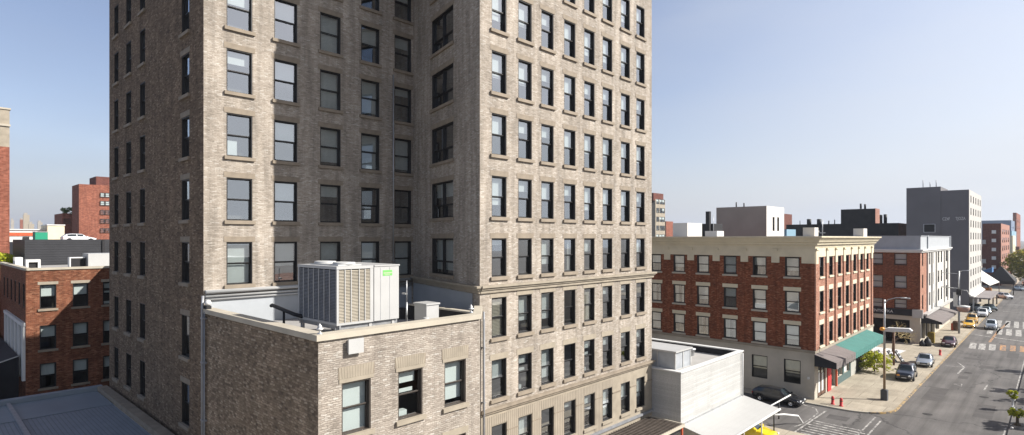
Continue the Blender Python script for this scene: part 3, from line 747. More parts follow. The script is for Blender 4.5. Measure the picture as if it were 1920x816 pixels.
for x in (X0+.15, (X0+X1)/2, X1-.15):
    for y in (Y0+.15, YS-.1, Y1-.25):
        mb = MB(); mb.box(x-.07, x+.07, y-.07, y+.07, 12.42, Z0); mb.box(x-.16, x+.16, y-.16, y+.16, 12.3, 12.42); mb.build('leg', M['white_metal'], ac)
mb = MB(); mb.box(X0, X1, Y0+.12, Y0+.2, Z0-.2, Z0-.003); mb.box(X1-.2, X1-.12, Y0, Y1, Z0-.2, Z0-.004); mb.box(X0+.12, X0+.2, Y0, Y1, Z0-.2, Z0-.005); mb.build('rail', M['galv'], ac)

mb = MB(); mb.tube([(-28.6,12.62,13.62), (-28.5,12.62,13.66), (-26.0,12.6,13.42), (-25.6,12.9,13.3)], .09, 10); mb.tube([(-27.2,12.62,13.5), (-27.2,12.62,12.3)], .06, 8)
tag(mb.build('pipe', M['black']), 'black bent pipe on a stub beside the rooftop air conditioner', 'pipe')
t1 = thing('roof_vent', (-23.7, 18.6, 12.3), 'small white box vent on the annex roof near the dark curb', 'vent')
mb = MB(); mb.box(-24.25,-23.25,18.2,19.0,12.3,13.6); mb.build('body', M['white_metal'], t1); mb = MB(); mb.box(-24.3,-23.2,18.15,19.05,13.6,13.68); mb.build('cap', M['white_metal'], t1)
t2 = thing('roof_lamp', (-25.2, 18.4, 12.3), 'thin grey pole lamp standing on the annex roof right of the air conditioner', 'lamp')
mb = MB(); mb.tube([(-25.2,18.4,12.3), (-25.2,18.4,13.6)], .05, 8); mb.tube([(-25.2,18.4,13.6), (-25.2,18.4,14.75)], .03, 8); mb.build('pole', M['galv'], t2)
mb = MB(); mb.box(-25.55,-25.2,18.33,18.45,14.0,14.08); mb.build('head', M['white_metal'], t2)
mb = MB(); mb.tube([(-21.5,16.8,12.3),(-21.5,16.8,13.3)], .13, 10); tag(mb.build('roof_stack', M['white_metal']), 'short white round pipe stub at the right foot of the air conditioner', 'vent')
def finial(x, y, z, label):
    r = thing('finial', (x, y, z), label, 'ornament', 'pale ornaments on the annex coping')
    mb = MB(); mb.lathe([(.10,z), (.10,z+.04), (.03,z+.06), (.03,z+.13)], 12, (x, y)); mb.build('foot', M['galv'], r)
    mb = MB(); mb.lathe([(.03,z+.13), (.12,z+.17), (.13,z+.21), (.05,z+.25), (.08,z+.30), (.03,z+.36), (0,z+.42)], 12, (x, y)); mb.build('ornament', M['white'], r)
finial(-20.55, 10.95, 13.33, 'pale pointed ornament on the near outer corner of the annex coping')
finial(-21.05, 19.25, 13.33, 'pale pointed ornament at the right end of the annex coping')
r = thing('wall_lamp', (-32.2, 10.75, 13.5), 'white bulb lamp on a black bracket at the left end of the annex coping', 'lamp')
mb = MB(); mb.box(-32.5,-31.9,10.72,10.95,13.34,13.5); mb.build('bracket', M['black'], r)
mb = MB(); mb.lathe([(0,13.5),(.13,13.52),(.17,13.64),(.12,13.76),(0,13.8)], 12, (-32.1,10.85)); mb.build('bulb', M['white'], r)
r = thing('junction_box', (-20.4, 12.3, 12.75), 'white square utility box fixed high on the annex front wall', 'utility box')
mb = MB(); mb.box(-20.397,-20.25,12.02,12.62,12.48,12.98); mb.build('body', M['white_metal'], r); mb = MB(); mb.box(-20.25,-20.2,11.98,12.66,12.44,13.02); mb.build('lid', M['white_metal'], r)

# low metal roof at the left
lr = thing('low_building', (-50, 0, 0), 'low building with grey blue metal roof below the left side of the tower', 'building')
mb = MB(); mb.box(-52.6,-33.5,-25,10.1,0,5.5); mb.build('wall', M['stucco'], lr)
mb = MB(); mb.face([(-52.4,-25,5.52), (-33.3,-25,5.52), (-33.3,9.9,5.52), (-52.4,9.9,5.52)]); mb.build('metal_roof', M['seam_roof'], lr)
mb = MB(); mb.box(-52.3,-47.4,5.0,9.9,5.53,5.56); mb.box(-52.3,-47.4,-.4,4.95,5.53,5.56); mb.build('roof_sheet', M['sheet_roof'], lr)
mb = MB(); mb.box(-53.0,-52.4,-25,10.3,5.4,5.85); mb.build('parapet', M['sheet_roof'], lr)
mb = MB(); mb.box(-52.4,-33.0,9.95,10.55,5.3,5.85); mb.build('parapet', M['stone_dark'], lr)
mb = MB(); mb.box(-52.4,-33.4,4.75,4.98,5.56,5.70); mb.build('roof_ridge', M['gray_metal'], lr)
# ------------------------------------------------------------------ helpers for the other buildings
def at(px, D):
    t = (px-960)/1080; b, a = .72534, .68840
    return (D*(t*b-a), D*(t*a+b))
def zz(py, D): return CAM_Z + (447-py)*D/1080
def g_simple(mb, w, h, out=False):
    """a plain far-off window: frame, two lights and a sill in one mesh (frame, glass, sill)"""
    x = w/2; g_frame(mb, w, h, 0, 'hung', .12, .06, .03); g_pane(mb, w, h, 1, 'hung', .12, .03)
def far_window(root, o, ang, xc, z, w, h, sill=None, lintel=None, blind=None, frame='black_frame', th=.25, out=0):
    key = ('far', round(w,2), round(h,2), sill, lintel, blind, frame)
    def fn(m):
        g_simple(m, w, h)
        if blind: m.box(-w/2+.07, w/2-.07, .2, .22, .06+(h-.12)*(1-blind), h-.06, 2)
        if sill: m.box(-w/2-.12, w/2+.12, -.1, -.003, -.16, .01, 3)
        if lintel: m.box(-w/2-.16, w/2+.16, -.04, -.003, h+.005, h+th+.1, 4)
    mats = [M[frame], M['glass_dim'], M['blind'], M[sill or 'stone'], M[lintel or 'stone']]
    me = cached(key, 'window', mats, fn)
    d = Vector((math.cos(ang), math.sin(ang), 0)); p = Vector((o[0], o[1], 0)) + d*xc + Vector((math.sin(ang), -math.cos(ang), 0))*out + Vector((0, 0, z)) - wloc(root)
    return child('window', me, root, p, ang)
def block(root, name, x0, x1, y0, y1, z0, z1, mat, opf=(), opr=(), roofmat='roof_gray'):
    """a box building: front (-Y) and right (+X) walls with openings"""
    mb = MB(); facade(mb, (x0,y0), 0, x1-x0, z0, z1, [o for o in opf]); facade(mb, (x1,y0), H90, y1-y0, z0, z1, [o for o in opr], 1 if '|' in mat else 0)
    mb.face([(x1,y1,z0), (x0,y1,z0), (x0,y1,z1), (x1,y1,z1)]); mb.face([(x0,y1,z0), (x0,y0,z0), (x0,y0,z1), (x0,y1,z1)])
    mb.build(name, [M[q_] for q_ in mat.split('|')], root)
    mb = MB(); mb.face([(x0+.01,y0+.01,z1-.35), (x1-.01,y0+.01,z1-.35), (x1-.01,y1-.01,z1-.35), (x0+.01,y1-.01,z1-.35)]); mb.build('roof', M[roofmat], root)
def core(root, x0, x1, y0, y1, z0, z1):
    mb = MB(); mb.box(x0+2, x1-2, y0+2, y1-2, z0, z1-1); mb.build('interior', M['room'], root)
def text(s, size, loc, rz, mat, parent, depth=.03, name='lettering', sx=1):
    c = bpy.data.curves.new(name, 'FONT'); c.body = s; c.size = size; c.extrude = depth; c.align_x = 'LEFT'
    o = bpy.data.objects.new(name, c); COL.objects.link(o); c.materials.append(mat)
    bpy.context.view_layer.update()
    me = bpy.data.meshes.new_from_object(o.evaluated_get(bpy.context.evaluated_depsgraph_get()))
    bpy.data.objects.remove(o); bpy.data.curves.remove(c)
    o = bpy.data.objects.new(name, me); COL.objects.link(o)
    o.parent = parent; o.location = Vector(loc) - wloc(parent); o.rotation_euler = (R(90), 0, rz); o.scale = (sx, 1, 1)
    return o

# ------------------------------------------------------------------ red brick corner building
RX, RY = -18.5, 65.4
rb = thing('corner_building', (-30, 78, 0), 'four storey red brick corner building with cream cornice and street awnings', 'building')
rows = [(12.85,2.15), (9.05,2.3), (5.45,2.3)]
lc = [-36.95, -33.8, -30.72, -27.45, -24.13, -20.7]; OX = -52.0
rc = [2.5, 6.0, 9.45, 12.9, 16.35, 19.8, 22.9]
mb = MB()
facade(mb, (OX,RY), 0, 33.5, 5.2, 16.4, [(c-OX-.75, c-OX+.75, z, z+h) for c in lc for z, h in rows])
facade(mb, (RX,RY), H90, 26.2, 5.2, 16.4, [(c-.72, c+.72, z, z+h) for c in rc for z, h in rows], 1)
mb.face([(RX,91.6,0), (OX,91.6,0), (OX,91.6,16.4), (RX,91.6,16.4)]); mb.face([(OX,91.6,0), (OX,RY,0), (OX,RY,16.4), (OX,91.6,16.4)])
mb.build('wall', [M['red_brick'], M['street_brick']], rb)
mb = MB(); facade(mb, (OX,RY), 0, 33.5, 0, 5.2, [(c-OX-.85, c-OX+.85, 1.5, 4.0) for c in lc[-3:]])
shop = [(1.2,4.0,.13,3.6), (6.0,7.7,.2,3.5), (8.2,10.6,1.0,3.5), (11.3,13.7,.9,3.5)]
facade(mb, (RX,RY), H90, 26.2, 0, 5.2, shop)
mb.build('ground_floor_wall', M['stucco'], rb)
mb = MB(); mb.box(OX, RX+.12, RY-.12, RY-.003, 4.95, 5.22); mb.box(RX+.003, RX+.12, RY+.0, 91.6, 4.95, 5.22); mb.build('band_course', M['stone'], rb)
core(rb, OX, RX, RY, 91.6, 0, 16.4)
for i, c in enumerate(lc):
    for k, (z, h) in enumerate(rows):
        window(rb, (OX,RY), 0, c-OX, z, 1.5, h, WR.choice(['b0.5','curtain','b0.7','b0.9','b0.45']), sill='coping', lintel=None if k == 0 else 'cream', lth=.42, glass='glass')
for c in lc[-3:]: window(rb, (OX,RY), 0, c-OX, 1.5, 1.7, 2.5, 'b0.6', sill=None, lintel=None, bmat='blind_warm', glass='glass_dim')
for i, c in enumerate(rc):
    for k, (z, h) in enumerate(rows):
        window(rb, (RX,RY), H90, c, z, 1.44, h, WR.choice(['b0.5','b0.4','b0.9',None]), sill='cream', lintel=None if k == 0 else 'cream', lth=.5, glass='glass')
mb = MB()   # brick pilaster strips between the street windows
for c in [0.35] + [(a+b)/2 for a, b in zip(rc, rc[1:])] + [25.2]: mb.box(RX+.003, RX+.13, RY+c-.32, RY+c+.32, 5.23, 14.3, 1)
for c in [(a+b)/2 for a, b in zip(lc, lc[1:])] + [-19.2]: mb.box(c-.05, c+.05, RY-.06, RY-.003, 5.23, 14.4)
mb.build('pilaster', [M['red_brick'], M['street_brick']], rb)
mb = MB()   # frieze with drops beside the top windows
mb.box(OX, RX+.08, RY-.08, RY-.003, 15.02, 16.38); mb.box(RX+.003, RX+.08, RY, 91.6, 15.02, 16.38)
for c in [(a+b)/2 for a, b in zip(lc, lc[1:])]: mb.box(c-.42, c+.42, RY-.085, RY-.002, 14.35, 15.02)
mb.box(-19.75, RX+.08, RY-.085, RY-.004, 14.35, 15.02); mb.box(OX, -37.9, RY-.08, RY-.002, 14.35, 15.02)
for c in [0.45] + [(a+b)/2 for a, b in zip(rc, rc[1:])] + [25.0]:
    mb.box(RX+.003, RX+.16, RY+c-.4, RY+c+.4, 14.3, 15.9); mb.box(RX+.003, RX+.26, RY+c-.46, RY+c+.46, 15.75, 15.95)
for c in [(a+b)/2 for a, b in zip(lc, lc[1:])]: mb.box(c-.28, c+.28, RY-.22, RY-.002, 15.62, 15.85)
mb.box(OX, RX+.1, RY-.14, RY-.001, 15.92, 16.02)
mb.build('frieze', M['cream'], rb)
def ring(mb, e0, e1, z0, z1, x0=OX, x1=RX, y0=RY, y1=91.6):
    a = [(x0,y0-e0), (x1+e0,y0-e0), (x1+e0,y1+e0*.3)]; b = [(x0,y0-e1), (x1+e1,y0-e1), (x1+e1,y1+e1*.3)]
    for i in range(2): mb.face([(*a[i],z0), (*a[i+1],z0), (*b[i+1],z1), (*b[i],z1)])
def cornice(mb, prof, x0, x1, y0, y1):
    for (e0, z0), (e1, z1) in zip(prof, prof[1:]): ring(mb, e0, e1, z0, z1, x0, x1, y0, y1)
    e, z = prof[-1]
    mb.face([(x0,y0-e,z), (x1+e,y0-e,z), (x1+e,y0+1,z), (x0,y0+1,z)]); mb.face([(x1-1,y0+1,z), (x1+e,y0+1,z), (x1+e,y1+e*.3,z), (x1-1,y1+e*.3,z)])
    pr = [(0, prof[0][1])] + list(prof) + [(-1, prof[-1][1]), (-1, prof[0][1])]
    mb.face([(x1+e_, y1+max(e_,0)*.3, z_) for e_, z_ in pr])
mb = MB(); cornice(mb, [(0,16.0), (.12,16.02), (.15,16.3), (.35,16.32), (.38,16.55), (.55,16.6), (.62,16.75), (.85,17.05), (.95,17.08), (.95,17.22)], OX, RX, RY, 91.6)
mb.build('cornice', M['cream'], rb)
mb = MB()
for k in range(150):
    x = RX+.3 - .33*k
    if x > OX: mb.box(x-.18, x, RY-.37, RY-.14, 16.33, 16.52)
for k in range(78):
    y = RY - .2 + .34*k; mb.box(RX+.14, RX+.37, y, y+.18, 16.33, 16.52)
mb.build('dentils', M['cream'], rb)
mb = MB(); mb.face([(OX,RY,16.9), (RX,RY,16.9), (RX,91.6,16.9), (OX,91.6,16.9)]); mb.build('roof', M['roof_pale'], rb)
# roof pieces of the corner building
mb = MB(); mb.box(-39.6,-37.4,74.8,79.3,16.9,19.15); mb.build('bulkhead', M['pale_stucco'], rb)
mb = MB(); mb.box(-35.4,-33.7,76.0,78.2,16.9,18.0); mb.build('bulkhead', M['pale_stucco'], rb)
mb = MB(); mb.box(-41.6,-39.2,87,90.5,16.9,19.3); mb.build('roof_unit', M['black'], rb)
mb = MB(); mb.box(-40.1,-39.5,86.3,86.9,16.9,21.2); mb.build('chimney', M['black'], rb)
mb = MB(); mb.tube([(-38.7,86,16.9),(-38.7,86,20.6)], .05, 6); mb.build('mast', M['galv'], rb)
mb = MB(); mb.box(-19.9,-18.75,66.3,67.6,16.9,18.15); mb.build('roof_unit', M['pale_stucco'], rb)
mb = MB(); mb.box(-19.9,-18.7,87.2,89.1,16.9,18.3); mb.build('roof_unit', M['pale_stucco'], rb)
mb = MB(); mb.tube([(-20.4,75.2,16.9),(-20.4,75.2,19.2)], .05, 6); mb.box(-20.7,-20.1,75.15,75.25,17.6,17.7); mb.build('mast', M['galv'], rb)
mb = MB(); mb.tube([(-19.3,68.4,16.9),(-19.3,68.4,17.7)], .07, 6); mb.box(-19.7,-18.9,68.3,68.5,17.65,17.85); mb.build('roof_fan', M['galv'], rb)
# shop front pieces
def local(o, ang): return Matrix.Translation((o[0], o[1], 0)) @ Matrix.Rotation(ang, 4, 'Z')
def shop_part(name, mat, boxes, glass=False):
    mb = MB(); mb.tf = local((RX,RY), H90)
    for b in boxes: mb.box(*b)
    return mb.build(name, M[mat], rb)
shop_part('pier', 'red_paint', [(4.5,5.7,-.12,-.003,.13,3.55)])
shop_part('pier', 'orange_red', [(7.72,8.0,-.16,-.003,.13,3.5)])
d = shop_part('door', 'brown', [(1.22,1.5,.08,.2,.13,3.5), (2.5,2.7,.08,.2,.13,3.5), (3.75,3.98,.08,.2,.13,3.5), (1.5,3.75,.08,.2,3.2,3.5), (1.5,3.75,.08,.2,.13,.45)])
shop_part('glazing', 'glass_dim', [(1.5,3.75,.13,.15,.45,3.2), (6.0,7.7,.2,.22,.2,3.5), (8.2,10.6,.18,.2,1.0,3.5), (11.3,13.7,.18,.2,.9,3.5)])
shop_part('shop_frame', 'teal_paint', [(8.05,14.1,-.06,-.003,.13,.95), (10.62,11.28,-.06,-.003,.95,3.5), (13.72,14.1,-.06,-.003,.95,3.5), (9.3,9.42,.0,.1,1,3.5)])
shop_part('poster', 'paper', [(1.7,2.3,.1,.12,.5,2.6), (2.9,3.5,.1,.12,.5,2.4), (11.9,12.9,.1,.12,1.0,2.6), (8.5,9.1,.1,.12,2.0,2.5)])
shop_part('curtain_panel', 'curtain', [(14.2,16.6,-.08,-.003,.13,3.5)])
shop_part('dark_panel', 'awning_black', [(16.7,21.0,-.06,-.003,.13,3.5)])
shop_part('wall_light', 'white', [(-1.2,-1.0,1.4,1.5,2.4,2.5)]) if False else None
mb = MB(); mb.box(-19.15,-18.95,RY-.2,RY-.003,2.2,2.45); mb.build('wall_light', M['white'], rb)
def awning(label, cat, y0, y1, mat, x_wall, x_out, zt, zf, val, sidemat='awning_black', ribs=None):
    r = thing('awning', (x_wall, y0, zf), label, cat)
    mb = MB(); t = .04
    mb.face([(x_wall,y0,zt), (x_out,y0,zf), (x_out,y1,zf), (x_wall,y1,zt)]); mb.face([(x_wall,y0,zt-t), (x_wall,y1,zt-t), (x_out,y1,zf-t), (x_out,y0,zf-t)])
    mb.build('canopy', M[mat], r)
    mb = MB(); n = max(3, int((y1-y0)/.9))
    for k in range(n):
        a = y0 + (y1-y0)*k/n; b = y0 + (y1-y0)*(k+1)/n; c = (a+b)/2
        mb.face([(x_out,a,zf-val), (x_out+.05,c,zf-val-.05), (x_out+.02,c,zf), (x_out,a,zf)]); mb.face([(x_out+.05,c,zf-val-.05), (x_out,b,zf-val), (x_out,b,zf), (x_out+.02,c,zf)])
    mb.build('valance', M[mat], r)
    for y in (y0, y1):
        mb = MB(); mb.face([(x_wall,y,zt-.01), (x_wall,y,zf-val), (x_out,y,zf-val), (x_out,y,zf-.01)])
        mb.build('side_panel', M[sidemat], r)
    mb = MB()
    for y in [y0+.1+(y1-y0-.2)*k/4 for k in range(5)]: mb.tube([(x_wall,y,zf-val+.1), (x_out-.05,y,zf-.08)], .03, 6)
    mb.build('rod', M['galv'], r)
    return r
awning('dark grey shop awning on the street corner, nearest the side street', 'awning', 64.9, 72.5, 'awning_gray', RX+.13, -16.3, 4.95, 4.35, .62)
awning('green shop awning with scalloped valance joined to the dark one', 'awning', 72.5, 87.6, 'awning_green', RX+.13, -16.3, 4.93, 4.33, .62, 'awning_green')

# ------------------------------------------------------------------ white building with canopy
wb = thing('white_building', (-26, 46, 0), 'low white painted building with flat roof beside the tower', 'building')
mb = MB(); ZW = 6.9
facade(mb, (-36,39.95), 0, 15.5, 0, ZW, []); facade(mb, (-20.5,39.95), H90, 11.6, 0, ZW, [])
mb.face([(-20.5,51.55,0), (-36,51.55,0), (-36,51.55,ZW), (-20.5,51.55,ZW)])
mb.face([(-20.8,40.25,ZW-1), (-20.8,40.25,ZW), (-36,40.25,ZW), (-36,40.25,ZW-1)]); mb.face([(-20.8,51.2,ZW-.55), (-20.8,51.2,ZW), (-20.8,40.25,ZW), (-20.8,40.25,ZW-.55)])
mb.build('wall', M['white_brick'], wb)
mb = MB(); mb.face([(-20.8,51.25,5.9), (-36,51.25,5.9), (-36,51.25,ZW), (-20.8,51.25,ZW)]); mb.build('parapet_back', M['awning_black'], wb)
mb = MB(); mb.box(-36,-20.42,39.87,40.3,ZW,ZW+.09); mb.box(-20.85,-20.42,40.3,51.15,ZW,ZW+.09); mb.box(-36,-20.42,51.15,51.65,ZW,ZW+.09); mb.build('coping', M['white'], wb)
mb = MB(); mb.face([(-36,40,6.35), (-20.7,40,6.35), (-20.7,51.3,6.35), (-36,51.3,6.35)]); mb.build('roof', M['roof_pale'], wb)
sk = thing('skylight', (-23.5, 41.7, 6.35), 'white framed glazed roof box on the low white building', 'skylight')
mb = MB(); xa, xb, ya, yb, za, zb = -27.5, -21.2, 40.45, 43.0, 6.95, 8.25
mb.box(xa-.1,xb+.1,ya-.1,yb+.1,zb,zb+.12); mb.box(xa,xb,ya,yb,6.35,za)
for x in (xb-.1, xa, (xa+xb)/2, (xa*.25+xb*.75), (xa*.75+xb*.25)): mb.box(x,x+.1,ya,ya+.1,za,zb); mb.box(x,x+.1,yb-.1,yb,za,zb)
mb.box(xb-.1,xb,(ya+yb)/2-.06,(ya+yb)/2+.06,za,zb)
mb.build('frame', M['white_metal'], sk)
mb = MB(); mb.box(xa+.05,xb-.04,ya+.05,yb-.05,za+.001,zb-.001); mb.build('pane', plain('frosted', (.36,.38,.40), .25, .12, 1.5, bump=0), sk)
mb = MB(); mb.prism([(-26,45),(-23.2,44.2),(-22.9,46.6),(-25.8,47.4)],6.36,6.8); tag(mb.build('roof_hatch', M['white_metal']), 'low pale sheet lying on the flat roof behind the skylight', 'roof hatch')
cp = thing('canopy', (-18.9, 45, 0), 'wide white flat canopy fixed to the front of the white building', 'canopy')
mb = MB(); mb.prism([(-20.45,39.9), (-17.1,39.3), (-17.1,50.9), (-20.45,51.55)], 2.95, 3.0)
mb.v = [Vector((v.x, v.y, v.z - (v.x+20.45)*.12)) for v in mb.v]
mb.build('sheet', M['white_board'], cp)
mb = MB(); mb.tube([(-17.08,39.3,2.56), (-17.08,50.9,2.56)], .09, 8); mb.build('gutter', M['white'], cp)
for y in (40.2, 44, 47.6, 50.4):
    mb = MB(); mb.tube([(-17.4,y,0.1), (-17.4,y,2.6)], .055, 8); mb.build('post', M['black' if y > 50 else 'white'], cp)
# bent white rails beyond the canopy
r = thing('handrail', (-18.2, 56, 0), 'white sloping rail on a black post beyond the canopy corner', 'railing')
mb = MB(); mb.tube([(-19.3,53.2,1.55), (-19.0,59.5,1.7)], .07, 8); mb.build('rail', M['white'], r)
mb = MB(); mb.tube([(-19.1,56.6,0), (-19.1,56.6,1.6)], .06, 8); mb.build('post', M['black'], r)
r = thing('handrail', (-17.5, 54, 0), 'thick white rail bending down to the road below the canopy corner', 'railing')
mb = MB(); mb.tube([(-18.8,53.0,1.2), (-18.0,54.6,1.1), (-17.3,56.2,.75), (-17.0,56.5,.1)], .10, 8); mb.build('rail', M['white'], r)
# slatted dark pergola at the tower foot
pg = thing('pergola', (-21.4, 34, 0), 'dark slatted canopy at the foot of the tower beside the white wall', 'canopy')
mb = MB()
for k in range(34): mb.box(-22.7,-19.95,29.3+.29*k,29.3+.29*k+.13,3.36,3.42)
mb.build('slats', M['pergola_slat'], pg)
mb = MB(); mb.box(-20.0,-19.85,29,39.2,3.2,3.4); mb.box(-22.7,-19.85,39.2,39.32,3.2,3.42); mb.build('beam', M['coping'], pg)
for y in (30, 34.5, 39):
    mb = MB(); mb.box(-19.99,-19.87,y-.06,y+.06,.13,3.2); mb.build('post', M['orange_red'], pg)
mb = MB(); mb.box(-22.7,-20.02,29,39.1,2.9,2.95); mb.build('underside', M['awning_black'], pg)

# ------------------------------------------------------------------ red building with white parapet
SX, SY = -16.0, 111.4
sb = thing('brick_building', (-30, 128, 0), 'red brick building with tall white parapet beyond the corner building', 'building')
fl = [(-21.95,1.7), (-18.65,1.7), (-25.6,1.7)]; frow = [(12.6,1.95), (8.85,2.1), (5.6,1.5)]
rcol = [2.2, 9.1, 13.1, 19.4, 22.8, 29.6]; rrow = [(12.5,2.2), (8.9,2.2), (5.5,2.3)]
O2 = (-45, SY)
mb = MB(); facade(mb, O2, 0, 29, 4.6, 14.7, [(c+45-w/2, c+45+w/2, z, z+h) for c, w in fl for z, h in frow])
facade(mb, (SX,SY), H90, 6.1, 4.6, 14.7, [(2.2-.55,2.2+.55,z,z+h) for z, h in rrow], 1); 
mb.build('wall', [M['red_brick'], M['street_brick']], sb)
mb = MB(); facade(mb, (SX,SY+6.1), H90, 28.3, 4.6, 14.7, [(c-6.1-.85, c-6.1+.85, z, z+h) for c in rcol[1:] for z, h in rrow])
for c in (6.4, 11.1, 16.2, 26.2, 30.6): mb.box(SX+.003, SX+.25, SY+c-.35, SY+c+.35, 4.6, 14.6)
mb.build('front_panel', M['pale_stucco'], sb)
mb = MB(); facade(mb, O2, 0, 29, 0, 4.6, [(15,27.6,.13,3.8)], reveal=4); facade(mb, (SX,SY), H90, 34.4, 0, 4.6, [(1.5,4.5,.5,3.4),(5,9,.3,3.4),(10,14,.3,3.4),(16,20,.3,3.4)])
mb.build('ground_floor_wall', M['stucco'], sb)
mb = MB(); mb.face([(-30,SY+4,0),(-17.4,SY+4,0),(-17.4,SY+4,3.8),(-30,SY+4,3.8)]); mb.face([(SX-.4,SY+1,0),(SX-.4,SY+30,0),(SX-.4,SY+30,4),(SX-.4,SY+1,4)]); mb.build('dark_interior', M['black'], sb)
mb = MB(); mb.face([(-45,SY,15.2),(SX,SY,15.2),(SX,145.8,15.2),(-45,145.8,15.2)]); mb.build('roof', M['roof_gray'], sb)
mb = MB(); cornice(mb, [(.02,14.68),(.2,14.7),(.28,14.95),(.42,15.0),(.42,15.22),(.1,15.24)], -45, SX, SY, 145.8); mb.build('cornice', M['white'], sb)
mb = MB(); facade(mb, (-45,SY-.02), 0, 29.04, 15.2, 17.3, []); facade(mb, (SX+.02,SY-.02), H90, 34.3, 15.2, 17.3, []); mb.box(SX-.35,SX+.12,SY-.1,145.9,17.3,17.42); mb.box(-45,SX-.36,SY-.1,SY+.3,17.3,17.42)
for c in (6.5, 34): mb.box(SX+.03,SX+.2,SY+c-.3,SY+c+.3,15.25,17.5)
mb.build('parapet', M['white_paint_wall'], sb)
core(sb, -45, SX, SY, 145.8, 4.6, 14.7)
for c, w in fl:
    for z, h in frow: window(sb, O2, 0, c+45, z, w, h, 'b1' if z < 12 else 'b0.9', sill=None, lintel=None, glass='glass_dim')
for z, h in rrow:
    far_window(sb, (SX,SY), H90, 2.2, z, 1.1, h)
    for c in rcol[1:]: far_window(sb, (SX,SY), H90, c, z, 1.7, h, blind=WR.choice([.5,.8,None]))
sg = thing('shop_sign', (-25, SY-.1, 5), 'long black fascia sign with small white letters on the shaded brick side', 'sign')
mb = MB(); mb.box(-30,-16.05,SY-.16,SY-.004,4.5,5.55); mb.build('board', M['awning_black'], sg)
text('ENTICYKA', .62, (-22.6, SY-.2, 4.85), 0, M['paper'], sg, .01)
mb = MB(); mb.box(-17.0,-15.6,SY-.5,SY-.1,4.3,5.6); tag(mb.build('projecting_sign', M['white_metal']), 'pale blue white box sign hanging at the brick corner above the pillar', 'sign')
awning('brown grey shop awning on the brick building with the white parapet', 'awning', 112.3, 131.5, 'awning_gray', SX+.03, -13.3, 4.55, 3.75, .35)
mb = MB(); mb.box(SX+.02,SX+.8,SY+1.0,SY+34.2,4.62,4.85); mb.build('ledge', M['white_metal'], sb)

# ------------------------------------------------------------------ grey tower block
TX, TY = -14.9, 168.0
gt = thing('grey_tower', (-20, 180, 0), 'grey rendered tower block with blank dark side and white lettering', 'building')
tr = [5.2+2.88*k for k in range(8)]; tcol = [3.9, 9.3, 14.8, 20.4, 25.8]
mb = MB(); facade(mb, (-20.15,TY), 0, 5.25, 0, 28.2, []); facade(mb, (TX,TY), H90, 28.8, 4.2, 28.2, [(c-.95,c+.95,z,z+1.65) for c in tcol for z in tr], 1)
facade(mb, (-26.9,TY-.15), 0, 6.75, 0, 29.2, [(3.55,5.6,18.5,20.3)]); mb.face([(-20.15,TY-.15,0),(-20.15,TY+12,0),(-20.15,TY+12,29.2),(-20.15,TY-.15,29.2)])
mb.face([(TX,TY+28.8,0),(-26.9,TY+28.8,0),(-26.9,TY+28.8,28.2),(TX,TY+28.8,28.2)]); mb.face([(-26.9,TY-.15,29.2),(-20.15,TY-.15,29.2),(-20.15,TY+12,29.2),(-26.9,TY+12,29.2)])
mb.face([(-26.9,TY,28.0),(TX,TY,28.0),(TX,TY+28.8,28.0),(-26.9,TY+28.8,28.0)])
mb.face([(TX-.4,TY+.01,0),(TX-.4,TY+28,0),(TX-.4,TY+28,4.2),(TX-.4,TY+.01,4.2)])
mb.build('wall', [M['render_dark'], M['render_pale']], gt)
core(gt, -26.5, TX, TY, TY+28, 4, 27)
for c in tcol:
    for z in tr: far_window(gt, (TX,TY), H90, c, z, 1.9, 1.65, sill=None, frame='bronze_frame')
mb = MB(); mb.box(-23.5,-23.35,TY-.25,TY-.151,18.4,20.4); mb.box(-21.3,-21.15,TY-.25,TY-.151,18.4,20.4); mb.box(-23.35,-21.3,TY-.25,TY-.151,20.3,20.42); mb.box(-23.35,-21.3,TY-.25,TY-.151,18.38,18.5); mb.box(-23.35,-21.3,TY+.1,TY+.12,18.5,20.3); mb.build('window_frame', M['galv'], gt)
mb = MB(); mb.box(-23.34,-21.31,TY-.02,TY+.02,18.51,20.29); mb.build('pane', M['black'], gt)
text('CZ4F', 1.0, (-19.85,TY-.06,21.2), 0, M['paper'], gt, .02, sx=.62)
text('TJOZA', 1.0, (-17.4,TY-.06,21.25), 0, M['paper'], gt, .02, sx=.62)
for x, z in ((-24.0,31.2), (-22.6,30.6), (-21.4,31.0)):
    mb = MB(); mb.tube([(x,TY+3,29.2),(x,TY+3,z)], .09, 6); mb.build('mast', M['gray_metal'], gt)
mb = MB(); mb.box(-14.88,-11.2,168.6,193,3.2,3.45); mb.box(-11.3,-11.15,168.5,193,3.05,3.5)
cpx = thing('entrance_canopy', (-13,180,0), 'flat grey canopy on posts over the pavement below the grey tower', 'canopy')
mb.build('slab', plain('canopy_gray', (.20,.18,.18), .8, .1, .4), cpx)
for x, y in ((-11.5,169.2), (-11.5,181), (-11.5,192.5), (-14.2,168.9)):
    mb = MB(); mb.box(x-.12,x+.12,y-.12,y+.12,.1,3.2); mb.build('post', M['white' if x < -12 else 'black'], cpx)
mb = MB(); mb.extr([(TX+.01,4.2),(TX+.9,3.5),(TX+.01,3.5)], 168.2, 196.5, 0, 'y'); mb.build('sloped_skirt', M['pale_stucco'], gt)

